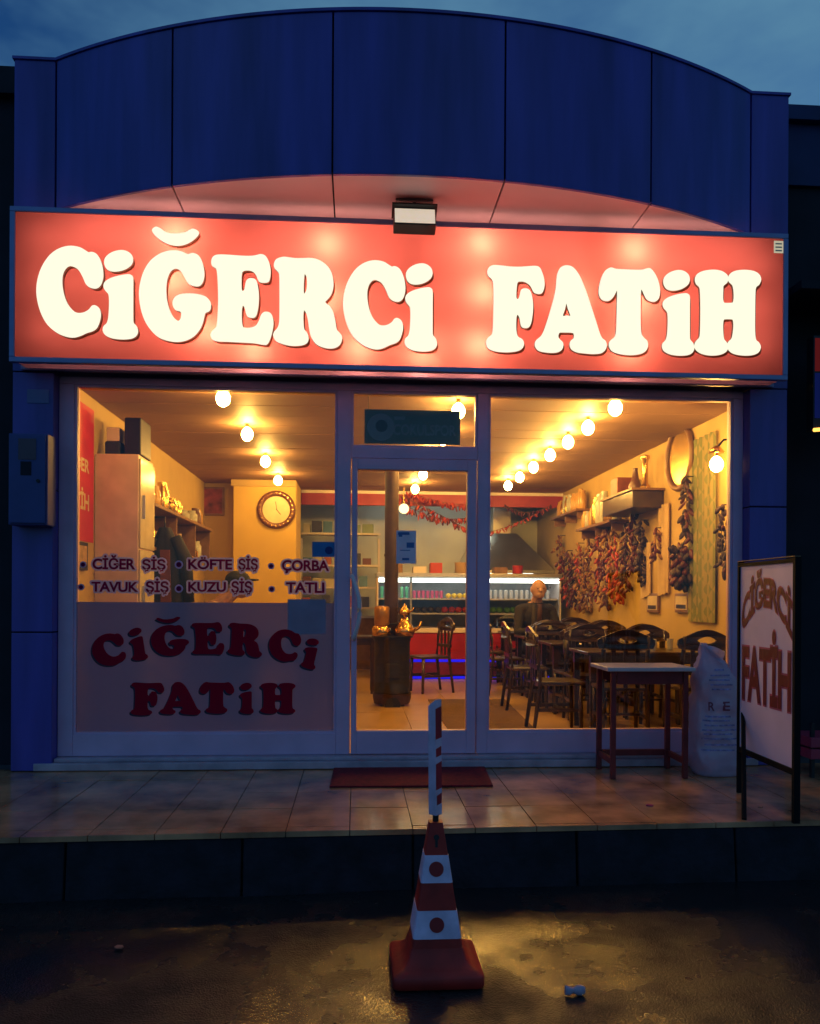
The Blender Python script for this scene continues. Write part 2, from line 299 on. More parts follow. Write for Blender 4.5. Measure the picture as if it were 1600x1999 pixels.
# wet asphalt -------------------------------------------------------
def asphalt():
    m = bpy.data.materials.new('wet_asphalt'); m.use_nodes = True; n = m.node_tree; b = n.nodes['Principled BSDF']; l = n.links.new
    t = n.nodes.new('ShaderNodeTexCoord')
    def noise(sc_, det, ro=.55):
        q = n.nodes.new('ShaderNodeTexNoise'); q.inputs['Scale'].default_value = sc_; q.inputs['Detail'].default_value = det; q.inputs['Roughness'].default_value = ro; l(t.outputs['Object'], q.inputs['Vector']); return q
    def ramp(src, p0, c0, p1, c1):
        r = n.nodes.new('ShaderNodeValToRGB'); r.color_ramp.elements[0].position = p0; r.color_ramp.elements[0].color = (*c0, 1); r.color_ramp.elements[1].position = p1; r.color_ramp.elements[1].color = (*c1, 1); l(src, r.inputs['Fac']); return r
    a = noise(1.15, 6, .6)                                   # wet film and damp patches
    r1 = ramp(a.outputs['Fac'], .44, (.15,) * 3, .64, (.52,) * 3); l(r1.outputs['Color'], b.inputs['Roughness'])
    r4 = ramp(a.outputs['Fac'], .44, (1.0,) * 3, .62, (.25,) * 3); l(r4.outputs['Color'], b.inputs['Specular IOR Level'])
    f = n.nodes.new('ShaderNodeTexVoronoi'); f.inputs['Scale'].default_value = 120; l(t.outputs['Object'], f.inputs['Vector'])
    g = noise(52, 8, .62); h = noise(3.2, 3)
    r2 = ramp(g.outputs['Fac'], .3, (.007, .007, .010), .75, (.036, .030, .030)); l(r2.outputs['Color'], b.inputs['Base Color'])
    ad = n.nodes.new('ShaderNodeMath'); ad.operation = 'MULTIPLY_ADD'; l(h.outputs['Fac'], ad.inputs[0]); ad.inputs[1].default_value = 1.6; l(g.outputs['Fac'], ad.inputs[2])
    ad2 = n.nodes.new('ShaderNodeMath'); ad2.operation = 'MULTIPLY_ADD'; l(f.outputs['Distance'], ad2.inputs[0]); ad2.inputs[1].default_value = .7; l(ad.outputs[0], ad2.inputs[2])
    r3 = ramp(a.outputs['Fac'], .42, (.17,) * 3, .60, (.5,) * 3)
    bp = n.nodes.new('ShaderNodeBump'); bp.inputs['Distance'].default_value = .010; l(r3.outputs['Color'], bp.inputs['Strength'])
    l(ad2.outputs[0], bp.inputs['Height']); l(bp.outputs['Normal'], b.inputs['Normal'])
    return m
M_asph = asphalt()
mb = MB(); N = 40
vs = []; fs = []
def road_z(x, y):
    return 0.012 * math.sin(x * 1.7 + .6) * math.sin(y * 2.1) + .006 * math.sin(x * 4.1 + y * 3.3) if abs(x) < 5 and -6 < y < -1.7 else 0
NX, NY = 60, 36
for j in range(NY + 1):
    for i in range(NX + 1):
        x = -6 + 12 * i / NX; y = -7.5 + 6.2 * j / NY; vs.append((x, y, road_z(x, y)))
for j in range(NY):
    for i in range(NX):
        a = j * (NX + 1) + i; fs.append((a, a + 1, a + NX + 2, a + NX + 1))
mb.add(vs, fs)
for (x0, x1, y0, y1) in ((-120, 120, -120, -7.5), (-120, 120, -1.3, 160), (-120, -6, -7.5, -1.3), (6, 120, -7.5, -1.3)):
    mb.add([(x0, y0, 0), (x1, y0, 0), (x1, y1, 0), (x0, y1, 0)], [(0, 1, 2, 3)])
tag(mb.build('road', M_asph, smooth=True), 'wet dark asphalt road in front of the shop', 'road', kind='structure')

# forecourt platform -------------------------------------------------
def edge_y(x): return -1.735 + .028 * x
M_base = mat('platform_concrete', (.07, .07, .08), .85, 0, .25, 6, .2, 40)
M_pav = mat('wet_paving', (.60, .27, .13), .15, 0, .55, 3.5, .09, 22, spec=.9)
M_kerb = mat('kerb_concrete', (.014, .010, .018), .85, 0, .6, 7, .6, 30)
mb = MB(); x0, x1 = -5.2, 4.9
mb.add([(x0, edge_y(x0) + .07, -.02), (x1, edge_y(x1) + .07, -.02), (x1, .3, -.02), (x0, .3, -.02), (x0, edge_y(x0) + .07, PZ - .02), (x1, edge_y(x1) + .07, PZ - .02), (x1, .3, PZ - .02), (x0, .3, PZ - .02)],
       [(0, 3, 2, 1), (4, 5, 6, 7), (0, 1, 5, 4), (1, 2, 6, 5), (2, 3, 7, 6), (3, 0, 4, 7)])
plat = tag(mb.build('pavement', M_base), 'raised tiled forecourt with a dark kerb in front of the shop', 'pavement', kind='structure')
TW = .345
k = 0
xx = -5.2
while xx < 4.85:
    rows = [-.06 - i * .4 for i in range(5)]
    for r in range(5):
        ya = rows[r]; yb = rows[r] - .4 + .005
        e0, e1 = edge_y(xx) + .002, edge_y(xx + TW) + .002
        if r == 4: yb0, yb1 = e0, e1
        else: yb0 = yb1 = yb
        dz = random.uniform(-.0015, .0015)
        mb = MB(); a, b = xx + .0025, xx + TW - .0025
        zt_ = PZ + dz
        mb.add([(a, yb0, PZ - .03), (b, yb1, PZ - .03), (b, ya, PZ - .03), (a, ya, PZ - .03), (a, yb0, zt_), (b, yb1, zt_), (b, ya, zt_), (a, ya, zt_)],
               [(4, 5, 6, 7), (0, 1, 5, 4), (1, 2, 6, 5), (2, 3, 7, 6), (3, 0, 4, 7)])
        mb.build('paving_tile', M_pav, plat)
    xx += TW
xx = -5.2; 
while xx < 4.8:
    ln = .92; mb = MB(); a, b = xx + .006, xx + ln - .006; d = random.uniform(-.006, .006)
    mb.add([(a, edge_y(a) - .02 + d, -.03), (b, edge_y(b) - .02 + d, -.03), (b, edge_y(b) + .066, -.03), (a, edge_y(a) + .066, -.03),
            (a, edge_y(a) + .012 + d, PZ - .034), (b, edge_y(b) + .012 + d, PZ - .034), (b, edge_y(b) + .066, PZ - .034), (a, edge_y(a) + .066, PZ - .034)],
           [(0, 3, 2, 1), (4, 5, 6, 7), (0, 1, 5, 4), (1, 2, 6, 5), (2, 3, 7, 6), (3, 0, 4, 7)])
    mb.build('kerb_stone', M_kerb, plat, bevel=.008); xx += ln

# ================================================================== SHOP BUILDING
shop = tag(empty('shop_building', (.4, 0, PZ)), 'single storey restaurant with blue bow fronted fascia and glazed shopfront', 'building')
PY = -.15           # pillar front
ZT = 5.435          # parapet top
for (a, b, side) in ((-2.46, -2.175, 'L'), (2.985, 3.275, 'R')):
    cuts = [PZ, 1.33, 2.36, 3.20] if side == 'L' else [PZ, 1.30, 2.30, 3.20]
    for z0, z1 in zip(cuts[:-1], cuts[1:]):
        MB().box(a, b, PY, .10, z0 + .005, z1 - .005).build('pillar_panel', M_clad, shop, bevel=.004)
    MB().box(a + .012, b - .012, PY + .012, .09, PZ, 3.2).build('pillar_core', M_clad2, shop)
    MB().box(a, b, PY, .10, 3.205, 4.33).build('pillar_panel', M_clad, shop)
    MB().box(a, b, PY, .10, 4.338, ZT).build('pillar_panel', M_clad, shop, bevel=.004)
    MB().box(a - .012, b + .012, PY - .012, .11, ZT + .001, ZT + .02).build('parapet_cap', M_clad, shop)
# bow-fronted fascia
AX0, AX1, SAG = -2.168, 2.978, .68
cxm, hw = (AX0 + AX1) / 2, (AX1 - AX0) / 2; RR = (hw * hw + SAG * SAG) / (2 * SAG)
def bow(x): return PY - SAG + RR - math.sqrt(max(0, RR * RR - (x - cxm) ** 2))
ZB = 4.37
joints = [AX0, G(335, 50, ZT).x, G(650, 18, ZT).x, G(988, 37, ZT).x, G(1275, 97, ZT).x, AX1]
for i in range(5):
    a, b = joints[i] + .006, joints[i + 1] - .006; n = 14
    mb = MB(); rings = []
    for j in range(n + 1):
        x = a + (b - a) * j / n; y = bow(x); rings.append([(x, y, ZB), (x, y + .03, ZB), (x, y + .03, ZT), (x, y, ZT)])
    mb.loft(rings).build('fascia_panel', M_clad, shop, bevel=.004)
    mb = MB(); rings = []
    for j in range(n + 1):
        x = a + (b - a) * j / n; y = bow(x) + .034; rings.append([(x, y, ZB + .004), (x, -.135 if y < -.14 else y + .001, ZB + .004), (x, -.135 if y < -.14 else y + .001, ZB + .03), (x, y, ZB + .03)])
    mb.loft(rings).build('soffit_panel', M_soff, shop)
mb = MB(); rings = []
for j in range(61):
    x = AX0 + (AX1 - AX0) * j / 60; y = min(bow(x) + .04, -.12); rings.append([(x, y, ZB + .035), (x, .1, ZB + .035), (x, .1, ZT - .002), (x, y, ZT - .002)])
mb.loft(rings).build('fascia_core', M_clad2, shop)
mb = MB(); rings = []
for j in range(61):
    x = AX0 + (AX1 - AX0) * j / 60; y = bow(x) - .012; rings.append([(x, y, ZT + .002), (x, y + .06, ZT + .002), (x, y + .06, ZT + .022), (x, y, ZT + .022)])
mb.loft(rings).build('parapet_cap', M_clad, shop)
# wall behind the sign
MB().box(-2.172, 2.982, -.02, .10, 3.20, 4.40).build('lintel_wall', M_alu, shop)
# shell: side walls, roof, back
MB().box(-2.46, XL, .102, 8.5, PZ - .1, 4.6).build('wall', M_wall, shop)
MB().box(XR, 3.285, .102, 8.5, PZ - .1, 4.6).build('wall', M_wall, shop)
M_tilew = mat('white_tile_wall', (.62, .64, .58), .35, 0, .05, 4)
MB().box(XL + .002, XR - .002, 8.3, 8.5, PZ - .1, 4.6).build('wall', M_tilew, shop)
MB().box(-2.46, 3.285, .105, 8.6, 4.605, 4.7).build('roof', M_clad2, shop)
MB().box(XL + .001, XR - .001, .0, 8.29, PZ - .12, FZ - .012).build('floor', M_cord, shop)
for i in range(10):
    for j in range(14):
        a = XL + .004 + i * .544; y = .12 + j * .585
        MB().box(a + .002, a + .541, y + .002, y + .583, FZ - .02, FZ + random.uniform(-.0008, .0008)).build('floor_tile', M_ftile, shop)
MB().box(XL + .001, XR - .001, .105, 8.29, CZ + .02, CZ + .08).build('ceiling', M_cord, shop)
for j in range(20):
    y = .11 + j * .41; dz = random.uniform(-.0012, .0012)
    MB().box(XL + .003, XR - .003, y + .004, y + .406, CZ + dz, CZ + .019).build('ceiling_plank', M_ceil, shop, bevel=.004)
# left back wall, yellow column, red fascia over the kitchen
cA, cB = P(455, 1000, 5.45).x, P(578, 1000, 5.45).x
MB().box(XL + .003, cA - .002, 5.9, 6.05, FZ + .001, CZ - .003).build('wall', M_wall, shop)
MB().box(cA, cB, 5.45, 6.4, FZ + .001, CZ - .003).build('column', M_ywall, shop, bevel=.01)
MB().box(cA - .03, cB + .0, 5.425, 5.449, CZ - .10, CZ - .01).build('column_trim', M_wall, shop)
MB().box(cB + .003, XR - .003, 6.5, 6.56, P(620, 985, 6.5).z, CZ - .05).build('valance', mat('valance_red', (.32, .03, .045), .5), shop)
MB().box(cB + .003, XR - .003, 6.485, 6.57, CZ - .05, CZ - .004).build('valance_trim', M_white, shop)

# shopfront frames (plane of the glass y = 0) ------------------------
FY0, FY1 = -.045, .045
def fx(px, py=1100): return P(px, py, FY0).x
def fz(py, px=800): return P(px, py, FY0).z
gT, gB = 3.145, .575
sillz = .418
wl0, wl1 = fx(143), fx(657); wr0, wr1 = fx(952), fx(1430)
dl0, dl1 = fx(684), fx(931)
def bar(x0, x1, z0, z1, y0=FY0, y1=FY1, name='frame_bar', par=None, bv=.004):
    return MB().box(x0, x1, y0, y1, z0, z1).build(name, M_alu, par or shop, bevel=bv)
MB().box(-2.30, 3.06, -.162, .06, PZ + .004, sillz - .03).build('threshold', mat('marble_sill', (.46, .36, .44), .4, 0, .2, 8), shop, bevel=.006)
MB().box(-2.172, 2.982, -.12, .06, sillz - .029, sillz - .002).build('threshold', MATS['marble_sill'], shop, bevel=.006)
bar(-2.172, 2.982, gT, 3.199, name='frame_head')
bar(-2.172, wl0, sillz, gT - .001); bar(wr1, 2.982, sillz, gT - .001)
# left window with its pane
def window(x0, x1, z0, z1, rail0=None):
    if rail0 is not None: bar(x0 + .0005, x1 - .0005, rail0, z0, name='bottom_rail')
    w_ = MB().box(x0 - .004, x1 + .004, -.003, .003, z0 - .004, z1 + .004).build('window_pane', M_glass, shop)
    f = .018
    mb = MB().box(x0 + .0005, x0 + f, -.03, .03, z0 + .0005, z1 - .0005).box(x1 - f, x1 - .0005, -.03, .03, z0 + .0005, z1 - .0005).box(x0 + f, x1 - f, -.03, .03, z0 + .0005, z0 + f).box(x0 + f, x1 - f, -.03, .03, z1 - f, z1 - .0005)
    mb.build('glazing_bead', M_alu, w_)
    return w_
win_l = window(wl0, wl1, gB, gT, sillz)
win_r = window(wr0, wr1, gB, gT, sillz)
bar(wl1, dl0, sillz, gT - .001); bar(dl1, wr0, sillz, gT - .001)
dz_top = P(800, 897, FY0).z; tr0 = P(800, 874, FY0).z
bar(dl0 + .001, dl1 - .001, dz_top + .006, tr0, name='transom_bar')
win_t = window(dl0, dl1, tr0, gT)
# door
door_x0, door_x1, door_z0 = dl0 + .008, dl1 - .008, sillz + .004
gx0, gx1, gz0, gz1 = fx(697), fx(911), P(800, 1426, FY0).z, P(800, 918, FY0).z
dm = MB()
dm.box(door_x0, gx0, -.06, .02, door_z0, dz_top).box(gx1, door_x1, -.06, .02, door_z0, dz_top)
dm.box(gx0, gx1, -.06, .02, door_z0, gz0).box(gx0, gx1, -.06, .02, gz1, dz_top)
door = tag(dm.build('door', M_alu, shop, bevel=.004), 'white aluminium glazed entrance door')
dpane = MB().box(gx0 - .003, gx1 + .003, -.022, -.016, gz0 - .003, gz1 + .003).build('door_pane', M_glass, door)
h0, h1 = P(689, 1250, -.1), P(686, 1122, -.1)
pts = []
for j in range(13):
    t = j / 12; a = math.sin(math.pi * t); p = h0.lerp(h1, t); pts.append((p.x + .055 * a, -.075 - .05 * a, p.z))
MB().tube(pts, .017, 8).build('handle', M_white, door, smooth=True)
MB().box(door_x0 + .02, door_x0 + .045, -.07, -.058, 1.45, 1.75).build('lock_plate', M_alu, door)

# lettering and papers on the glass ----------------------------------
filmz = P(400, 1176, 0).z
MB().box(wl0 + .019, wl1 - .019, -.0075, -.0045, gB + .019, filmz).build('frosted_film', M_film, win_l)
M_vred = shader_mix('red_vinyl', [('ShaderNodeBsdfTranslucent', (.30, .01, .02), None, .35), ('ShaderNodeBsdfDiffuse', (.62, .012, .05), .5, .65)]); M_vnavy = mat('navy_vinyl', (.02, .012, .05), .5)
def px_loops(loops, Y):
    o = []
    for lp in loops: o.append([(q.x, q.z) for q in (P(x, y, Y) for x, y in smooth_loop(lp))])
    return o
Z2 = lambda x, y: (100 + x / 2.7586, 1050 + y / 2.7586)
def decal(ch, x0, x1, y0, y1, rot=0):
    a = Z2(x0, y0); b = Z2(x1, y1); lp = gl_fit(ch, a[0], b[0], a[1], b[1], rot)
    vs, fs, ns = loops_mesh(px_loops(lp, -.011)); MB().add([(v.x, -.011, v.y) for v in vs], fs).build('window_letter', M_vred, win_l)
    lp2 = [[(x - 3.0, y + 3.0) for x, y in l] for l in lp]
    vs, fs, ns = loops_mesh(px_loops(lp2, -.009)); MB().add([(v.x, -.009, v.y) for v in vs], fs).build('letter_shadow', M_vnavy, win_l)
for a in (('C', 220, 400, 515, 690, -14), ('i', 425, 510, 483, 660, -9), ('G', 535, 738, 425, 635, -5), ('E', 757, 930, 455, 630, -2), ('R', 952, 1138, 460, 640, 3),
          ('C', 1172, 1340, 492, 665, 9), ('i', 1358, 1438, 540, 706, 13), ('F', 428, 608, 778, 955), ('A', 585, 805, 775, 952), ('T', 800, 985, 775, 946), ('i', 1015, 1090, 780, 947), ('H', 1125, 1315, 780, 946)):
    decal(*a)
M_vpur = shader_mix('purple_vinyl', [('ShaderNodeBsdfTranslucent', (.30, .012, .07), None, .5), ('ShaderNodeBsdfDiffuse', (.36, .02, .14), .5, .5)]); M_vpale = shader_mix('pale_outline_vinyl', [('ShaderNodeBsdfTranslucent', (.52, .46, .95), None, .5), ('ShaderNodeBsdfDiffuse', (.9, .75, .95), .5, .5)])
def dilated(V, fs, rad, Y, cell=.0016):
    x0 = min(v[0] for v in V) - rad - cell; x1 = max(v[0] for v in V) + rad + cell; z0 = min(v[1] for v in V) - rad - cell; z1 = max(v[1] for v in V) + rad + cell
    nx, nz = int((x1 - x0) / cell) + 1, int((z1 - z0) / cell) + 1; gx = x0 + (np.arange(nx) + .5) * cell; gz = z0 + (np.arange(nz) + .5) * cell
    A_ = np.zeros((nz, nx), bool); X_, Z_ = np.meshgrid(gx, gz)
    for f_ in fs:
        for k_ in range(1, len(f_) - 1):
            a, b, c = V[f_[0]], V[f_[k_]], V[f_[k_ + 1]]
            i0, i1 = int((min(a[0], b[0], c[0]) - x0) / cell), int((max(a[0], b[0], c[0]) - x0) / cell) + 1; j0, j1 = int((min(a[1], b[1], c[1]) - z0) / cell), int((max(a[1], b[1], c[1]) - z0) / cell) + 1
            xs, zs_ = X_[j0:j1, i0:i1], Z_[j0:j1, i0:i1]; e = lambda p, q: (q[0] - p[0]) * (zs_ - p[1]) - (q[1] - p[1]) * (xs - p[0])
            e1, e2, e3 = e(a, b), e(b, c), e(c, a); A_[j0:j1, i0:i1] |= ((e1 >= 0) & (e2 >= 0) & (e3 >= 0)) | ((e1 <= 0) & (e2 <= 0) & (e3 <= 0))
    k_ = int(rad / cell); B_ = np.zeros_like(A_)
    for dx in range(-k_, k_ + 1):
        for dz in range(-k_, k_ + 1):
            if dx * dx + dz * dz <= k_ * k_: B_ |= np.roll(np.roll(A_, dx, 1), dz, 0)
    mm = MB()
    for j in range(nz):
        d = np.diff(np.concatenate(([0], B_[j].astype(int), [0]))); st_, en = np.where(d == 1)[0], np.where(d == -1)[0]
        for a, b in zip(st_, en): mm.add([(x0 + a * cell, Y, z0 + j * cell), (x0 + b * cell, Y, z0 + j * cell), (x0 + b * cell, Y, z0 + (j + 1) * cell), (x0 + a * cell, Y, z0 + (j + 1) * cell)], [(0, 1, 2, 3)])
    return mm
def word(s, x0, x1, y0, y1, asc=None):
    p0, p1 = P(x0, y1, -.01), P(x1, y0, -.01)
    v0, _ = text_mesh('K' if asc else s, .03); ref = None
    vs, _ = text_mesh(s, .03, .96); bx = bbox2(vs); bk = bbox2(v0)
    ref = (bx[0], bx[1], bk[2], bk[3])
    sx = (p1.x - p0.x) / (ref[1] - ref[0]); sz_ = (p1.z - p0.z) / (ref[3] - ref[2]); vs, fs = text_mesh(s, .03, .96)
    V = [((v.x - ref[0]) * sx + p0.x, (v.y - ref[2]) * sz_ + p0.z) for v in vs]
    m = MB().add([(x, -.0085, z) for x, z in V], fs); m2 = dilated(V, fs, .013, -.0062)
    m.build('window_word', M_vpur, win_l); m2.build('word_outline', M_vpale, win_l)
for s, x0, x1, y0, y1 in (('CİĞER', 180, 264, 1091, 1111), ('ŞİŞ', 277, 323, 1093, 1112), ('KÖFTE', 367, 453, 1092, 1111), ('ŞİŞ', 465, 503, 1092, 1112), ('ÇORBA', 550, 642, 1094, 1114),
                          ('TAVUK', 178, 270, 1136, 1155), ('ŞİŞ', 284, 329, 1136, 1156), ('KUZU', 367, 441, 1136, 1155), ('ŞİŞ', 451, 492, 1136, 1157), ('TATLI', 558, 633, 1137, 1157)):
    word(s, x0, x1, y0, y1, True)
for x, y, r in ((162, 1102, 4), (349, 1102, 5), (529, 1105, 4), (158, 1146, 4), (349, 1149, 5), (530, 1150, 4)):
    c = P(x, y, -.01); q = r / 1600 * 6.2
    MB().lathe(c, [(q, 0), (q, .0015)], 14, axis='Y').build('bullet_dot', M_vpur, win_l); MB().lathe(c + Vector((0, .0035, 0)), [(q * 1.6, 0), (q * 1.6, .0012)], 14, axis='Y').build('bullet_outline', M_vpale, win_l)
def sheet(name, px0, px1, py0, py1, Y, m, par, th=.0012):
    a = P(px0, py1, Y); b = P(px1, py0, Y); return MB().box(a.x, b.x, Y - th, Y, a.z, b.z).build(name, m, par), a, b
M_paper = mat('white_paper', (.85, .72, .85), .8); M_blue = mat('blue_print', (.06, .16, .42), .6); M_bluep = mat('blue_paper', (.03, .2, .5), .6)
s_, a, b = sheet('notice', 561, 636, 1170, 1238, -.0077, mat('grey_notice', (.30, .25, .36), .7), win_l, .0004)
s_, a, b = sheet('sticker', 609, 655, 1058, 1087, -.0045, M_bluep, win_l)
MB().lathe((b.x - .05, -.0062, a.z + .05), [(.03, 0), (.03, .001)], 14, axis='Y').build('sticker_emblem', mat('navy_print', (.01, .03, .2), .6), win_l)
s_, a, b = sheet('notice', 773, 812, 1036, 1100, -.0235, M_paper, door)
def prt(u0, u1, v0, v1, m, par=door, Y=-.0255):
    MB().box(a.x + (b.x - a.x) * u0, a.x + (b.x - a.x) * u1, Y, Y + .0006, b.z - (b.z - a.z) * v1, b.z - (b.z - a.z) * v0).build('notice_print', m, par)
prt(.08, .66, .05, .13, M_blue); prt(.12, .3, .13, .19, M_blue); prt(.52, .9, .36, .52, M_blue); prt(.2, .7, .585, .61, M_blue); prt(.3, .65, .83, .9, M_blue)
# green club placard hung in the fanlight
a, b = P(711, 866, .02), P(898, 803, .02)
M_green = mat('green_placard', (.14, .16, .14), .5, 0, .15, 5); M_pl = mat('faded_white_print', (.50, .36, .40), .6)
placard = tag(MB().box(a.x, b.x, .012, .018, a.z, b.z).build('placard', M_green), 'dark green club placard with round crest hanging in the fanlight', 'placard')
mb = MB(); cx_, cz_ = a.x + (b.x - a.x) * .17, (a.z + b.z) / 2 - .005; q = (b.z - a.z) * .40
mb.lathe((cx_, .0112, cz_), [(q, 0), (q, .0006)], 20, axis='Y', mi=0); mb.build('crest', M_pl, placard)
MB().lathe((cx_ + .005, .0102, cz_ + .01), [(q * .45, 0), (q * .45, .0006)], 16, axis='Y').build('crest_centre', M_vnavy, placard)
mb = MB(); flat_text(mb, 'COKULSPOR', a.x + (b.x - a.x) * .30, a.x + (b.x - a.x) * .955, a.z + (b.z - a.z) * .26, a.z + (b.z - a.z) * .58, .0105, .02); mb.build('placard_lettering', M_pl, placard)
mb = MB(); mb.box(a.x + (b.x - a.x) * .31, a.x + (b.x - a.x) * .42, .0108, .0116, a.z + (b.z - a.z) * .70, a.z + (b.z - a.z) * .80); mb.build('placard_print', M_pl, placard)
MB().tube([(a.x + .03, .015, b.z), (a.x + .03, .015, gT + .0)], .002, 5).tube([(b.x - .03, .015, b.z), (b.x - .03, .015, gT + .0)], .002, 5).build('hanging_wire', M_black, placard)

# ================================================================== LIGHTBOX SIGN
sx0, sx1, sz0, sz1, sy0, sy1 = -2.394, 3.155, 3.206, 4.280, -.38, -.152
sign = tag(empty('lightbox_sign', ((sx0 + sx1) / 2, sy1, sz0)), 'long glowing red lightbox sign with cream raised letters CİĞERCİ FATİH', 'sign')
f = .036
mb = MB().box(sx0, sx1, sy0, sy0 + .05, sz0, sz0 + f).box(sx0, sx1, sy1 - .03, sy1, sz0, sz0 + f).box(sx0, sx1, sy0, sy0 + .05, sz1 - f, sz1).box(sx0, sx1, sy1 - .03, sy1, sz1 - f, sz1).box(sx0, sx0 + f, sy0, sy1, sz0 + f, sz1 - f).box(sx1 - f, sx1, sy0, sy1, sz0 + f, sz1 - f)
mb.build('sign_frame', M_signfr, sign, bevel=.004)
MB().add([(sx0 + f, sy0 + .05, sz1 - .012), (sx1 - f, sy0 + .05, sz1 - .012), (sx1 - f, sy1 - .03, sz1 - .012), (sx0 + f, sy1 - .03, sz1 - .012)], [(0, 1, 2, 3)]).build('top_strip', shader_mix('pink_leak_acrylic', [('ShaderNodeBsdfTranslucent', (.92, .50, .50), None, .95), ('ShaderNodeBsdfDiffuse', (.5, .2, .2), .5, .1)]), sign)  # added translucent slot, lets lamp light spill up onto the soffit
MB().box(sx0 + f, sx1 - f, sy1 - .012, sy1 - .002, sz0 + f, sz1 - f).build('back_panel', mat('box_white', (.6, .6, .6), .7), sign)
MB().add([(sx0 + f, sy0 + .012, sz0 + f), (sx1 - f, sy0 + .012, sz0 + f), (sx1 - f, sy0 + .012, sz1 - f), (sx0 + f, sy0 + .012, sz1 - f)], [(0, 1, 2, 3)]).build('sign_face', M_signface, sign)
MB().add([(sx0 + f, sy0 + .05, sz0 + .012), (sx1 - f, sy0 + .05, sz0 + .012), (sx1 - f, sy1 - .03, sz0 + .012), (sx0 + f, sy1 - .03, sz0 + .012)], [(0, 1, 2, 3)]).build('bottom_leak_strip', shader_mix('purple_leak_acrylic', [('ShaderNodeBsdfTranslucent', (.45, .16, .22), None, .6), ('ShaderNodeBsdfDiffuse', (.3, .12, .2), .5, .4)]), sign)  # added slot, leaks purple light down onto the window head
M_tube = emis('sign_tube', (1.0, .86, .66), 5.2); M_spot = emis('sign_bulb', (1.0, .84, .50), 165)
for zc in (3.44, 3.75, 4.05):
    for i in range(4):
        a = sx0 + .12 + i * 1.36; sh = random.uniform(-.03, .03)
        MB().tube([(a, -.235, zc + sh), (a + 1.24, -.235, zc + sh + random.uniform(-.02, .02))], .013, 8).build('sign_lamp', M_tube, sign)
for px, py in ((350, 470), (345, 560), (410, 655), (640, 490), (640, 590), (500, 690), (935, 488), (938, 584), (930, 684), (1228, 500), (1235, 600), (1215, 690), (820, 700), (700, 690), (1110, 590)):
    c = P(px, py, -.25); MB().ell((c.x, -.245, c.z), (.022, .022, .022), 8, 6).build('sign_lamp', M_spot, sign)
for i in range(4): MB().tube([(sx0 + .4 + i * 1.27, -.20, sz1 - .085), (sx0 + 1.5 + i * 1.27, -.20, sz1 - .085)], .013, 8).build('sign_lamp', M_tube, sign)  # extra tube row, added to throw more light through the top onto the soffit
# raised letters
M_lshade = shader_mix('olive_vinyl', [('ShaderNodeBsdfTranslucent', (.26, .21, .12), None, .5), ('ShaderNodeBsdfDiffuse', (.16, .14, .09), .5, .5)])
def raised(loops_px, YF=-.402):
    vs, fs, ns = loops_mesh(px_loops(loops_px, YF), extrude=.012, bevel=.006)
    m = MB()
    V = [Vector((v.x, YF - v.z, v.y)) for v in vs]; k = len(m.v); m.v += V
    for f_, n_ in zip(fs, ns): m.f.append(f_); m.mi.append(0 if n_.z > .3 else 1)
    m.build('sign_letter', [M_letter, M_lettside], sign)
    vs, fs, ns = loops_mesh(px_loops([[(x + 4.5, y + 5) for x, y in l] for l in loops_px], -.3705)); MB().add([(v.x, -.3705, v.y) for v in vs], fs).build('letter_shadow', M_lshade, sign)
for ch in 'CiGERFATH': raised(GL[ch])
raised(gl_fit('C', 671, 789, 511, 682)); raised(gl_fit('i', 791, 851, 517, 686)); raised(gl_fit('i', 1292, 1352, 530, 694))
a, b = P(1510, 494, -.37), P(1528, 471, -.37); MB().box(a.x, b.x, -.372, -.369, a.z, b.z).build('maker_label', emis('label_glow', (.85, .78, .55), .55), sign)  # even emission stands in for backlight through the sign face
for i in range(3): MB().box(a.x + .01, b.x - .01, -.3735, -.3725, a.z + .012 + i * .025, a.z + .022 + i * .025).build('label_print', M_lettside, sign)

# floodlight under the soffit ----------------------------------------
fl = tag(empty('floodlight', (P(810, 425, -.5).x, -.5, 4.2)), 'small black floodlight with glass front hanging above the sign', 'floodlight')
a, b = P(768, 445, -.55), P(851, 409, -.55); mx = (a.x + b.x) / 2
rt = Matrix.Rotation(R(-22), 3, 'X')
cz_ = (a.z + b.z) / 2
MB().cbox((mx, -.50, cz_), (b.x - a.x, .10, b.z - a.z), rt).build('lamp_housing', M_black, fl, bevel=.008)
MB().cbox(Vector((mx, -.50, cz_)) + rt @ Vector((0, -.054, -.002)), (b.x - a.x - .016, .006, b.z - a.z - .016), rt).build('lamp_glass', mat('floodlight_glass', (.7, .62, .45), .15, 0, .25, 16, emit=(1, .84, .64), estr=.6), fl)
MB().cbox(Vector((mx, -.50, cz_)) + rt @ Vector((0, -.02, (b.z - a.z) / 2 + .008)), (b.x - a.x + .02, .13, .012), rt).build('lamp_hood', M_black, fl)
MB().box(mx - .012, mx + .012, -.48, -.456, cz_ + .03, ZB + .01).build('bracket', M_black, fl)
MB().box(mx - .13, mx + .13, -.50, -.42, ZB - .012, ZB + .003).build('mounting_plate', mat('plate_grey', (.3, .24, .24), .5), fl)

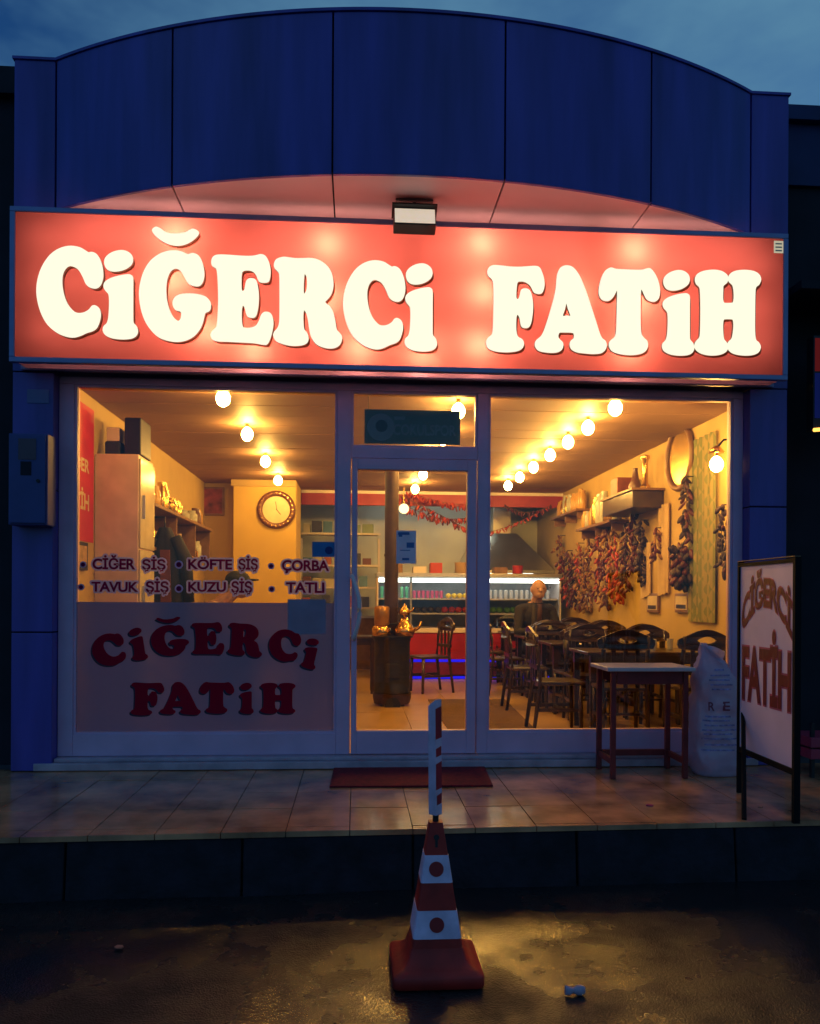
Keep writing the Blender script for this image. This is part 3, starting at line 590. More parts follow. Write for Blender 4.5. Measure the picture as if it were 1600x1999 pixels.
# meter box and plate on the left pillar ------------------------------
a, b = P(14, 1024, -.33), P(92, 846, -.33)
mtr = tag(empty('meter_box', ((a.x + b.x) / 2, PY, a.z)), 'grey electricity meter cabinet with small window fixed to the blue pillar', 'meter box')
M_mtr = mat('meter_grey', (.05, .065, .24), .5, 0, .1, 5)
MB().box(a.x, b.x, -.315, PY - .002, a.z, b.z).build('cabinet', M_mtr, mtr, bevel=.006)
MB().box(a.x + .012, b.x - .012, -.328, -.3155, a.z + .012, b.z - .012).build('cabinet_door', M_mtr, mtr, bevel=.004)
w_, h_ = b.x - a.x, b.z - a.z
MB().box(a.x + w_ * .27, a.x + w_ * .72, -.332, -.3285, b.z - h_ * .29, b.z - h_ * .06).build('label_plate', mat('plate_brown', (.09, .06, .09), .5), mtr)
MB().box(a.x + w_ * .33, a.x + w_ * .60, -.332, -.3285, b.z - h_ * .46, b.z - h_ * .31).build('viewing_window', M_clad2, mtr)
MB().lathe((a.x + w_ * .78, -.329, b.z - h_ * .52), [(.012, 0), (.012, .01)], 12, axis='Y').build('lock', M_black, mtr)
a, b = P(53, 787, PY), P(96, 761, PY)
tag(MB().box(a.x, b.x, PY - .006, PY - .0005, a.z, b.z).build('number_plate', mat('plate_blue', (.12, .16, .36), .5), bevel=.002), 'small pale plate fixed high on the pillar above the meter cabinet', 'plate')

# ================================================================== NEIGHBOURS
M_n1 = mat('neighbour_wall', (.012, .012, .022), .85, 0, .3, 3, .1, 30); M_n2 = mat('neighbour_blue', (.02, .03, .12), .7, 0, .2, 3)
zt_ = P(10, 147, .2).z
nb = tag(empty('neighbour_building', (-5.5, .2, 0)), 'dark unlit neighbouring building adjoining the shop beyond the meter cabinet', 'building')
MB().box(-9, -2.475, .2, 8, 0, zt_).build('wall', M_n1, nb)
MB().box(-9.05, -2.47, .12, .199, zt_ - .18, zt_ + .02).build('parapet', M_n1, nb)
for x in (-8.2, -6.4, -4.6):
    wn = MB().box(x, x + 1.2, .15, .199, 1.3, 2.7).build('window', M_black, nb); MB().box(x + .06, x + 1.14, .14, .149, 1.36, 2.64).build('pane', mat('dark_pane', (.01, .012, .02), .1), wn)
zt_ = P(1570, 219, .25).z
nb2 = tag(empty('neighbour_building', (6, .25, 0)), 'dark neighbouring building with low awning and lit shop strip beyond the board sign', 'building')
zl = P(1570, 362, .25).z
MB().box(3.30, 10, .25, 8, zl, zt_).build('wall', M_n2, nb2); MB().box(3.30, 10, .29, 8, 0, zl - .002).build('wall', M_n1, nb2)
MB().box(3.295, 10.02, .18, .249, zt_ - .10, zt_ + .015).build('parapet', M_n2, nb2)
zq = P(1570, 575, 0).z
MB().box(3.31, 10, -.28, .289, zq - .06, zq).build('awning', M_n1, nb2)
for x in (4.0, 6.4): 
    wn = MB().box(x, x + 1.8, .22, .289, .5, 2.6).build('window', M_black, nb2); MB().box(x + .06, x + 1.74, .2, .219, .56, 2.54).build('pane', MATS['dark_pane'], wn)
a, b = P(1590, 838, -.25), P(1606, 655, -.25)
bl = tag(empty('lit_sign', (b.x + .1, -.22, a.z)), 'narrow red and blue lit sign strip under the dark awning', 'sign')
MB().box(a.x - .01, a.x + .5, -.245, -.15, a.z, b.z).build('sign_box', M_black, bl)
hh = b.z - a.z
MB().box(a.x, a.x + .48, -.2485, -.2455, a.z + hh * .62, b.z - .02).build('red_panel', emis('neon_red', (.6, .05, .06), .13), bl)
MB().box(a.x, a.x + .48, -.2485, -.2455, a.z + hh * .12, a.z + hh * .60).build('blue_panel', emis('neon_blue', (.03, .06, .5), .12), bl)
MB().tube([(a.x - .02, -.27, a.z - .01), (a.x + .4, -.27, a.z + .03)], .014, 8).build('lamp_tube', emis('amber_tube', (1, .45, .08), 2.5), bl)
a, b = P(1583, 1482, -.6), P(1625, 1440, -.6)
for i, (za, zb) in enumerate(((a.z, a.z + (b.z - a.z) * .46), (a.z + (b.z - a.z) * .54, b.z))):
    pass
cr_ = tag(empty('crate_rack', ((a.x + b.x) / 2, -.45, PZ)), 'black rack holding two red plastic trays beside the board sign', 'rack')
for dx in (0.012, .33):
    for dy in (-.58, -.3): MB().box(a.x + dx, a.x + dx + .025, dy, dy + .025, PZ, b.z + .1).build('rack_post', M_black, cr_)
for za, zb in ((a.z, a.z + (b.z - a.z) * .46), (a.z + (b.z - a.z) * .54, b.z)):
    MB().box(a.x - .005, a.x + .36, -.605, -.28, za, zb).build('tray', mat('pink_red_plastic', (.42, .04, .09), .5), cr_, bevel=.004)

# ================================================================== FORECOURT OBJECTS
# red doormat
q = [G(643, 1537, PZ + .004), G(962, 1535, PZ + .004), G(945, 1497, PZ + .004), G(652, 1498, PZ + .004)]
M_mat = mat('red_doormat', (.20, .006, .018), .95, 0, .3, 30, .5, 200)
mb = MB().add([(p.x, p.y, PZ + .003) for p in q] + [(p.x, p.y, PZ + .014) for p in q], [(4, 5, 6, 7), (0, 1, 5, 4), (1, 2, 6, 5), (2, 3, 7, 6), (3, 0, 4, 7)])
tag(mb.build('doormat', M_mat, bevel=.003), 'dark red doormat lying on the forecourt tiles before the door', 'doormat')

# outdoor table
tb = tag(empty('outdoor_table', (2.35, -.35, PZ)), 'small white topped table with dark red legs outside the window', 'table')
ty0, ty1, tz = -.60, -.17, 1.115
f0, f1 = G(1186, 1301, tz), G(1358, 1298, tz); tx0, tx1 = 1.72, 2.46
tx0 = P(1186, 1300, ty0).x; tx1 = P(1358, 1298, ty0).x
MB().box(tx0, tx1, ty0, ty1, tz - .028, tz).build('tabletop', mat('white_tabletop', (.62, .56, .58), .35, 0, .08, 6), tb, bevel=.006)
M_leg = mat('dark_red_wood', (.17, .018, .022), .5, 0, .25, 9)
for x in (tx0 + .055, tx1 - .055):
    for y in (ty0 + .05, ty1 - .05): MB().box(x - .018, x + .018, y - .018, y + .018, PZ, tz - .029).build('leg', M_leg, tb, bevel=.004)
for y in (ty0 + .05, ty1 - .05): MB().box(tx0 + .08, tx1 - .08, y - .012, y + .012, tz - .12, tz - .03).build('apron', M_leg, tb)
MB().box(tx0 + .08, tx1 - .08, ty1 - .062, ty1 - .038, PZ + .10, PZ + .145).build('stretcher', M_leg, tb)
for x in (tx0 + .055, tx1 - .055): MB().box(x - .012, x + .012, ty0 + .075, ty1 - .075, PZ + .10, PZ + .14).build('stretcher', M_leg, tb)

# white sack
sk = tag(empty('sack', (P(1395, 1480, -.42).x, -.42, PZ)), 'full white plastic sack with faded print leaning beside the outdoor table', 'sack')
sc0 = P(1396, 1490, -.42)
H_ = P(1390, 1256, -.42).z - PZ
rings = []; NR = 64; NJ = 44
from mathutils import noise as mnoise
for j in range(NJ + 1):
    t = j / NJ; z = PZ + .004 + H_ * t
    wx = .150 + .052 * math.sin(math.pi * min(1, t * 1.15 + .12)); wy = .135 - .03 * t
    if t > .72: q_ = (t - .72) / .28; wx = wx * (1 - .86 * q_ ** 1.3); wy = wy * (1 - .74 * q_)
    if t < .06: wx *= .88 + 2 * t; wy *= .88 + 2 * t
    cx_ = sc0.x + .008 * math.sin(t * 5) - .085 * max(0, (t - .6) / .4) ** 1.6
    ring = []
    for i in range(NR):
        a = 2 * math.pi * i / NR; e = .68
        x = math.copysign(abs(math.cos(a)) ** e, math.cos(a)) * wx; y = math.copysign(abs(math.sin(a)) ** e, math.sin(a)) * wy
        nv = mnoise.fractal(Vector((x * 9, y * 9, z * 5.5)), 1.0, 2.0, 4) * .020 + abs(mnoise.noise(Vector((x * 16 + z * 6, y * 14, z * 9)))) * .022 - .008
        if j in (0,): nv = 0
        k_ = 1 + nv / max(.05, math.hypot(x, y)); ring.append((cx_ + x * k_, -.42 + y * k_, z + (.010 * mnoise.noise(Vector((x * 20, y * 20, z * 12))) if j else 0)))
    rings.append(ring)
M_sack = shader_mix('white_plastic_film', [('ShaderNodeBsdfDiffuse', (.66, .52, .70), .5, .55), ('ShaderNodeBsdfTranslucent', (.62, .46, .52), None, .32), ('ShaderNodeBsdfGlossy', (.8, .8, .8), .28, .07)])
sbody = MB().loft(rings); sack_o = sbody.build('sack_body', M_sack, sk, smooth=True)
fl_ = []
for j in range(9):
    t = j / 8; fl_.append([(sc0.x - .115 + .13 * t + .006 * math.sin(9 * u), -.47 - .052 * t + .012 * math.sin(5 * u + 6 * t), PZ + H_ * (.985 - .13 * t * u - .03 * t + .012 * math.sin(4 * t + 3 * u))) for u in [k_ / 7 for k_ in range(8)]])
mbf = MB()
for j in range(8):
    for i in range(7): mbf.add([fl_[j][i], fl_[j + 1][i], fl_[j + 1][i + 1], fl_[j][i + 1]], [(0, 1, 2, 3)])
mbf.build('folded_flap', M_sack, sk, smooth=True)
bv = BVHTree.FromPolygons([tuple(v) for v in sbody.v], sbody.f)
def project(vs, fs, name, m, par, push=.004):
    V = []
    for v in vs:
        h = bv.ray_cast(Vector((v[0], -2, v[1])), Vector((0, 1, 0)))[0]; V.append((v[0], (h.y if h else -.42) - push, v[1]))
    MB().add(V, fs).build(name, m, par)
def proj_text(s, x0, x1, z0, z1, m, nm):
    vs, fs = text_mesh(s, .02); b_ = bbox2(vs)
    project([((v.x - b_[0]) / (b_[1] - b_[0]) * (x1 - x0) + x0, (v.y - b_[2]) / (b_[3] - b_[2]) * (z1 - z0) + z0) for v in vs], fs, nm, m, sk)
M_pb = mat('faded_blue_print', (.30, .25, .50), .6, 0, .5, 40); M_pr = mat('faded_red_print', (.25, .05, .10), .6)
def strip(x0, x1, z0, z1, m):
    n = 8; vs = [(x0 + (x1 - x0) * i / n, z) for z in (z0, z1) for i in range(n + 1)]; project(vs, [(i, i + 1, n + 2 + i, n + 1 + i) for i in range(n)], 'printed_line', m, sk)
proj_text('R', sc0.x - .10, sc0.x - .06, PZ + H_ * .50, PZ + H_ * .565, M_pr, 'printed_letter')
proj_text('E', sc0.x + .00, sc0.x + .05, PZ + H_ * .50, PZ + H_ * .57, M_pr, 'printed_letter')
for k_, (x0, x1, t) in enumerate(((-.06, .02, .80), (-.09, .06, .76), (-.10, .05, .725), (-.09, .07, .69), (-.08, .06, .655), (-.12, .06, .45), (-.14, .05, .42), (-.13, .09, .385), (-.15, .10, .35), (-.14, .07, .32), (-.15, .1, .285), (-.13, .12, .24), (-.15, .08, .20))):
    strip(sc0.x + x0, sc0.x + x1, PZ + H_ * t, PZ + H_ * (t + .012), M_pb)

# board sign on posts
def bd(px, py, d):
    r_ = ray(px, py); return CAM + r_ * d
bTL, bTR, bBL, bBR = bd(1447, 1103, 5.36), bd(1553, 1101, 4.66), bd(1452, 1455, 5.36), bd(1553, 1503, 4.66)
zT = (bTL.z + bTR.z) / 2; zB = (bBL.z + bBR.z) / 2
A = Vector((bTL.x, bTL.y, 0)); B = Vector((bTR.x, bTR.y, 0)); U = (B - A).normalized(); Nn = Vector((U.y, -U.x, 0)); WB = (B - A).length
board = tag(empty('board_sign', (A + (B - A) / 2)), 'white board sign with red lettering CİĞERCİ FATİH on black posts', 'sign')
def BP(s, z, n=0): p = A + U * (s * WB) + Nn * n; return Vector((p.x, p.y, z))
def bbox_(s0, s1, z0, z1, n0, n1, name, m, bv_=0):
    vs = [BP(s, z, n) for z in (z0, z1) for n in (n1, n0) for s in (s0, s1)]
    return MB().add(vs, [(0, 2, 3, 1), (4, 5, 7, 6), (0, 1, 5, 4), (2, 6, 7, 3), (0, 4, 6, 2), (1, 3, 7, 5)]).build(name, m, board, bevel=bv_)
M_bfr = mat('matt_black_frame', (.006, .006, .008), .85, spec=.2)
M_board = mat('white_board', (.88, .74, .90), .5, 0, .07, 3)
bbox_(0, 1, zB, zT, -.006, .006, 'panel', M_board)
fw = .02 / WB
bbox_(-fw, 0, PZ, zT + .03, -.018, .018, 'post', M_bfr); bbox_(1, 1 + fw * 1.4, PZ, zT + .03, -.018, .018, 'post', M_bfr)
bbox_(0.002, .998, zT, zT + .022, -.016, .016, 'top_rail', M_bfr); bbox_(0.002, .998, zB - .035, zB, -.016, .016, 'bottom_rail', M_bfr)
bbox_(-fw, 1 + fw, zT + .031, zT + .036, -.018, .018, 'top_strip', M_wood2)  # brown strip stands in for the warm highlight along the top rail
ft = G(1452, 1600, PZ); lp_ = BP(-fw / 2, zB + .25, -.02)
MB().tube([(lp_.x, lp_.y, lp_.z), (ft.x, ft.y, PZ + .001)], .014, 6).build('strut', M_bfr, board)
M_bred = mat('board_red', (.17, .004, .02), .5); M_bpink = mat('board_pink_edge', (.50, .10, .20), .5)
HB = zT - zB
def board_text(s, warp, name, off=.02, m=M_bred, n=.009, space=1.0, ref=None):
    vs, fs = text_mesh(s, off, space); b_ = ref or bbox2(vs); o = []
    for v in vs:
        u = (v.x - b_[0]) / (b_[1] - b_[0]); t = (v.y - b_[2]) / (b_[3] - b_[2]); s_, z_ = warp(u, t); o.append(BP(s_, z_, n))
    MB().add(o, fs).build(name, m, board); return b_
def wpA(u, t):
    arc = 1 - (2 * u - 1) ** 2
    base = zB + HB * (.625 + .155 * arc); top = zB + HB * (.80 + .13 * arc); return .04 + .92 * u, base + (top - base) * t
def wpF(u, t): return .05 + .90 * u, zB + HB * (.27 + .29 * t)
rf = bbox2(text_mesh('CIGERCI', .03, .92)[0])
rfx = bbox2(text_mesh('CİĞERCİ', .03, .92)[0]); rf = (rfx[0], rfx[1], rf[2], rf[3])
board_text('CİĞERCİ', wpA, 'board_lettering', .03, M_bred, .009, .92, rf); board_text('CİĞERCİ', wpA, 'lettering_edge', .06, M_bpink, .0075, .92, rf)
rk = bbox2(text_mesh('H', .03)[0]); rfx = bbox2(text_mesh('FATİH', .03, .95)[0]); rf = (rfx[0], rfx[1], rk[2], rk[3])
board_text('FATİH', wpF, 'board_lettering', .03, M_bred, .009, .95, rf); board_text('FATİH', wpF, 'lettering_edge', .055, M_bpink, .0075, .95, rf)

# traffic cone (square section) with a stake in it
cone = tag(empty('traffic_cone', (.347, -2.70, 0)), 'square orange traffic cone with white bands and red dots standing on the road', 'cone')
ccx, ccy = .347, -2.705
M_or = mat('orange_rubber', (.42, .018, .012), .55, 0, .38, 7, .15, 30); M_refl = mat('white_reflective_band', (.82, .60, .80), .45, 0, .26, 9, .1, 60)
M_dot = mat('red_dot', (.36, .015, .02), .5)
def sq(h, z, r=.14):
    o = []
    for q in range(4):
        for a in (0, 30, 60, 90):
            an = R(q * 90 + a); cxq = math.copysign(h * (1 - r), math.cos(R(q * 90 + 45))); cyq = math.copysign(h * (1 - r), math.sin(R(q * 90 + 45)))
            o.append((ccx + cxq + h * r * math.cos(an), ccy + cyq + h * r * math.sin(an), z))
    return o
def hw_at(z): return .112 + (.026 - .112) * (z - .10) / (.66 - .10)
hb = .188
MB().loft([sq(hb * .97, 0.004), sq(hb, .012), sq(hb, .048), sq(hb * .975, .056), sq(hb * .80, .070), sq(hw_at(.105) * 1.10, .092), sq(hw_at(.13), .14)]).build('base', M_or, cone, smooth=R(50))
zs = [.14, .245, .365, .475, .585, .67]
zs = [.14, P(853, 1833, ccy - .1).z, P(853, 1778, ccy - .085).z, P(853, 1724, ccy - .07).z, P(853, 1670, ccy - .055).z, P(853, 1606, ccy - .03).z]
for i in range(5):
    n_ = 'cone_body' if i % 2 == 0 else 'white_band'
    MB().loft([sq(hw_at(zs[i]) + (.0015 if i % 2 else 0), zs[i]), sq(hw_at(zs[i + 1]) + (.0015 if i % 2 else 0), zs[i + 1])]).build(n_, M_or if i % 2 == 0 else M_refl, cone, smooth=R(50))
sl = math.atan((.112 - .026) / .56)
for i in (1, 3):
    zc = (zs[i] + zs[i + 1]) / 2; mrot = Matrix.Rotation(R(90) - sl, 3, 'X')
    MB().lathe((ccx - .002, ccy - hw_at(zc) - .0015, zc), [(.031, -.002), (.031, .003)], 22, M=mrot).build('reflector_dot', M_dot, cone)
zc = P(853, 1640, ccy - .04).z; mrot = Matrix.Rotation(R(90) - sl, 3, 'X')
MB().lathe((ccx, ccy - hw_at(zc), zc + .012), [(.012, -.002), (.012, .002)], 14, M=mrot).build('keyhole', M_black, cone)
MB().cbox((ccx, ccy - hw_at(zc - .014), zc - .014), (.011, .005, .03), Matrix.Rotation(-sl, 3, 'X')).build('keyhole', M_black, cone)
zt_ = zs[-1]
stake = tag(empty('wooden_stake', (ccx, ccy, zt_)), 'white painted wooden stake with red stripe stuck in the cone top', 'stake')
ztop = P(852, 1364, ccy).z
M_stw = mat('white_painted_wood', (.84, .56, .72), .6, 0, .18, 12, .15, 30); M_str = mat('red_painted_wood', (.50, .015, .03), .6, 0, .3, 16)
rz = Matrix.Rotation(R(-47), 3, 'Z')
def st(x, y, z): p = rz @ Vector((x, y, 0)); return (ccx - .001 + p.x + (z - zt_) * -.012, ccy + p.y, z)
r_ = .021
z0_ = zt_ + .028
MB().add([st(-r_, -r_, z0_), st(r_, -r_, z0_), st(r_, r_, z0_), st(-r_, r_, z0_), st(-r_, -r_, ztop - .03), st(r_, -r_, ztop), st(r_, r_, ztop), st(-r_, r_, ztop - .03)], [(0, 3, 2, 1), (4, 5, 6, 7), (0, 1, 5, 4), (1, 2, 6, 5), (2, 3, 7, 6), (3, 0, 4, 7)]).build('stake_body', M_stw, stake, bevel=.003)
MB().lathe((ccx, ccy, zt_ - .03), [(.013, 0), (.013, .066)], 10).build('stake_neck', M_black, stake)
def stripe(y0, y1, za, zb): MB().add([st(r_ + .0012, y0, za), st(r_ + .0012, y1, za + .006), st(r_ + .0012, y1, zb), st(r_ + .0012, y0, zb - .01)], [(0, 1, 2, 3)]).build('red_stripe', M_str, stake)
for za, zb, y0, y1 in ((ztop - .17, ztop - .03, -.020, .019), (ztop - .245, ztop - .20, -.018, .016), (ztop - .385, ztop - .265, -.019, .018), (ztop - .45, ztop - .40, -.014, .017)): stripe(y0, y1, za, zb)
# litter
M_lit = mat('pale_litter', (.46, .34, .44), .7)
c = G(1122, 1944, 0); mb = MB()
rings = []
for j in range(6):
    rings.append([(c.x - .04 + .016 * j, c.y + (.016 + .006 * math.sin(j * 2.2)) * math.cos(a) * (1 if j not in (0, 5) else .75), .006 + .017 + (.017 + .005 * math.cos(j * 1.7)) * math.sin(a)) for a in [2 * math.pi * i / 10 + .2 * j for i in range(10)]])
tag(mb.loft(rings).build('paper_cup', M_lit, smooth=R(40)), 'crumpled pale paper cup lying on the wet road', 'litter')
def scrap(px, py, z, m, lab, r=.02, nm='paper_scrap'):
    c = G(px, py, z); n = 7; mb = MB(); top = [(c.x + r * random.uniform(.6, 1.3) * math.cos(2 * math.pi * i / n), c.y + .7 * r * random.uniform(.6, 1.3) * math.sin(2 * math.pi * i / n), z + .004 + random.uniform(0, .006)) for i in range(n)]
    mb.loft([[(x, y, z + .001) for x, y, _ in top], top]); tag(mb.build(nm, m), lab, 'litter')
scrap(1268, 1573, PZ, mat('pink_scrap', (.55, .05, .12), .7), 'pink paper scrap on the forecourt tiles below the outdoor table', .035)
scrap(1483, 1576, PZ, mat('tan_scrap', (.4, .16, .1), .7), 'tiny tan scrap on the tiles beside the board sign post', .018)
scrap(230, 1850, .0, mat('tan_scrap', (.4, .16, .1), .7), 'tiny tan scrap on the dark road away from the cone', .022)
scrap(905, 1777, .0, M_lit, 'pale scrap on the road between the cone and the kerb', .03)

# ================================================================== INTERIOR
# hanging bulbs
def bulb_proto():
    r = tag(empty('pendant_bulb', (0, 0, 0)), 'glowing bare bulb', 'bulb')
    MB().lathe((0, 0, 0), [(.014, .062), (.036, .042), (.053, .012), (.055, -.018), (.042, -.050), (.018, -.068), (.003, -.071)][::-1], 16).build('bulb_glass', M_bulb, r, smooth=True)
    MB().lathe((0, 0, .058), [(.018, 0), (.02, .03), (.012, .038)], 10).build('socket', M_brass, r)
    return r
bproto = bulb_proto(); used = False
def put_bulb(x, y, z, label, group=None):
    global used
    o = bproto if not used else copy_tree(bproto); used = True
    o.location = (x, y, z); o['label'] = label
    if group: o['group'] = group
    ln = CZ - z - .095
    if ln > .01: MB().box(x - .004, x + .004, y - .004, y + .004, z + .094, CZ + .001).build('flex', M_black)._x if False else None
    return o
BZ = CZ - .094
for y in (.28, 1.70, 3.28, 4.82): put_bulb(-1.04, y, BZ, 'glowing bare bulb in the ceiling row before the yellow column', 'bulbs over the left tables')
for y in (.32, 1.10, 1.80, 2.55, 3.38, 4.20, 5.0): put_bulb(2.09, y, BZ, 'glowing bare bulb in the ceiling row above the dining tables', 'bulbs over the dining tables')
for y in (.55, 1.75, 2.95, 4.1, 5.5): put_bulb(.84, y, BZ, 'glowing bare bulb in the ceiling row above the stove', 'bulbs over the aisle')
# wall lantern bulb
lp = W(1398, 905, 3.02)
lb = put_bulb(lp.x, lp.y, lp.z, 'glowing bulb on a wall bracket by the patterned hanging cloth')
lnt = tag(empty('wall_bracket', (XR, lp.y, lp.z)), 'dark metal wall bracket carrying a glowing bulb', 'bracket')
MB().tube([(XR, lp.y, lp.z + .22), (lp.x + .06, lp.y, lp.z + .20), (lp.x, lp.y, lp.z + .13), (lp.x, lp.y, lp.z + .085)], .01, 6).build('arm', M_black, lnt, smooth=True)
MB().lathe((lp.x, lp.y, lp.z + .09), [(.07, 0), (.03, .05), (.01, .06)], 14).build('shade', M_brass, lnt, smooth=True)

# chair and table prototypes
def chair_proto(nm, m, label):
    r = tag(empty(nm, (0, 0, 0)), label, 'chair'); w_, d_ = .205, .20
    for x in (-w_ + .02, w_ - .02):
        MB().tube([(x, -d_ + .02, 0), (x * .98, -d_ + .03, .44)], [.017, .022], 8).build('leg', m, r, smooth=True)
        MB().tube([(x * 1.02, d_ + .05, 0), (x, d_ - .01, .44), (x, d_ + .01, .70), (x * .98, d_ + .05, .90)], [.017, .022, .020, .017], 8).build('leg', m, r, smooth=True)
    MB().box(-w_, w_, -d_ - .01, d_, .435, .47).build('seat', m, r, bevel=.012)
    for s_ in (-1, 1): MB().box(s_ * (w_ - .02) - .009, s_ * (w_ - .02) + .009, -d_ + .03, d_ + .02, .20, .23).build('stretcher', m, r)
    MB().box(-w_ + .03, w_ - .03, -.02, .0, .205, .225).build('stretcher', m, r)
    # curved crest rail with an eye-shaped opening
    outer = [(-.225, .80), (-.235, .87), (-.17, .905), (-.08, .945), (0, .96), (.08, .945), (.17, .905), (.235, .87), (.225, .80), (.12, .785), (0, .78), (-.12, .785)]
    inner = [(-.085, .868), (-.04, .893), (0, .90), (.04, .893), (.085, .868), (.04, .845), (0, .84), (-.04, .845)]
    vs, fs, ns = loops_mesh([[(p.x, p.y) for p in smooth_loop(outer, 2)], [(p.x, p.y) for p in smooth_loop(inner, 2)]], extrude=.011)
    MB().add([(v.x, d_ + .035 + v.z + .03 * (1 - (v.x / .23) ** 2), v.y) for v in vs], fs).build('crest_rail', m, r)
    for x in (-.10, 0, .10): MB().box(x - .018, x + .018, d_ + .012, d_ + .026, .47, .79, M=Matrix.Rotation(R(-4), 4, 'X') @ Matrix.Translation((0, .035, 0)) if False else None).build('back_slat', m, r)
    MB().box(-w_ + .02, w_ - .02, d_ + .0, d_ + .024, .575, .615).build('back_rail', m, r)
    return r
chp = chair_proto('chair', M_wood, 'dark wooden chair'); ch_used = False
def put_chair(x, y, rot, label, group):
    global ch_used
    o = chp if not ch_used else copy_tree(chp); ch_used = True
    o.location = (x, y, FZ); o.rotation_euler.z = R(rot); o['label'] = label; o['group'] = group; return o
def table(nm, x, y, wx, wy, label, group=None, z=.74):
    r = tag(empty(nm, (x, y, FZ)), label, 'table', group)
    MB().box(x - wx / 2, x + wx / 2, y - wy / 2, y + wy / 2, FZ + z - .03, FZ + z).build('tabletop', M_wood, r, bevel=.006)
    for sx in (-1, 1):
        for sy in (-1, 1): MB().box(x + sx * (wx / 2 - .06) - .025, x + sx * (wx / 2 - .06) + .025, y + sy * (wy / 2 - .06) - .025, y + sy * (wy / 2 - .06) + .025, FZ, FZ + z - .031).build('leg', M_wood, r)
    MB().box(x - wx / 2 + .09, x + wx / 2 - .09, y - wy / 2 + .05, y - wy / 2 + .07, FZ + z - .11, FZ + z - .031).build('apron', M_wood, r)
    return r
TY = [1.25, 2.62, 3.99, 5.2]
nth = ['nearest the window', 'second from the window', 'third from the window', 'nearest the display counter']
for i, y in enumerate(TY):
    table('dining_table', 2.62, y, 1.14, .66, 'dark wooden dining table by the pepper hung wall, ' + nth[i], 'dining tables along the wall')
    put_chair(1.86 + random.uniform(-.03, .03), y + random.uniform(-.05, .05), 90 + random.uniform(-8, 8), 'dark carved wooden chair on the aisle end of the dining table ' + nth[i], 'chairs at the aisle ends')
    for x in (2.30, 2.92):
        put_chair(x + random.uniform(-.03, .03), y - .52, 180 + random.uniform(-6, 6), 'dark carved wooden chair, back to the street, at the dining table ' + nth[i], 'chairs with their backs to the street')
        if not (i == 2 and x < 2.5): put_chair(x + random.uniform(-.03, .03), y + .50, random.uniform(-6, 6), 'dark carved wooden chair facing the street at the dining table ' + nth[i], 'chairs facing the street')
mc = put_chair(2.38, TY[2] + .53, 4, 'dark wooden chair that the man in the black jacket sits on', 'occupied chairs')
# tableware on tables: glasses and napkin holders
M_gl = mat('tumbler', (.45, .45, .42), .12, 0, .1, 8)
for i, y in enumerate(TY):
    for dx, dy in ((-.30, .05), (.1, -.1), (.33, .08)):
        tag(MB().lathe((2.62 + dx, y + dy, FZ + .74), [(.026, 0), (.032, .10), (.028, .10), (.024, .01)], 12).build('drinking_glass', M_gl, smooth=R(40)), 'small drinking glass on the dining table ' + nth[i], 'glass', 'glasses on the dining tables')
    tag(MB().box(2.68, 2.78, y - .04, y + .04, FZ + .74, FZ + .84).build('napkin_holder', M_steel, bevel=.006), 'steel napkin holder on the dining table ' + nth[i], 'napkin holder', 'napkin holders')

# left table
lt = table('dining_table', -.85, 1.95, .75, .9, 'dark wooden table in front of the person in the black cap')
pc = put_chair(-1.48, 1.95, 90, 'dark wooden chair that the person in the cap sits on', 'occupied chairs')

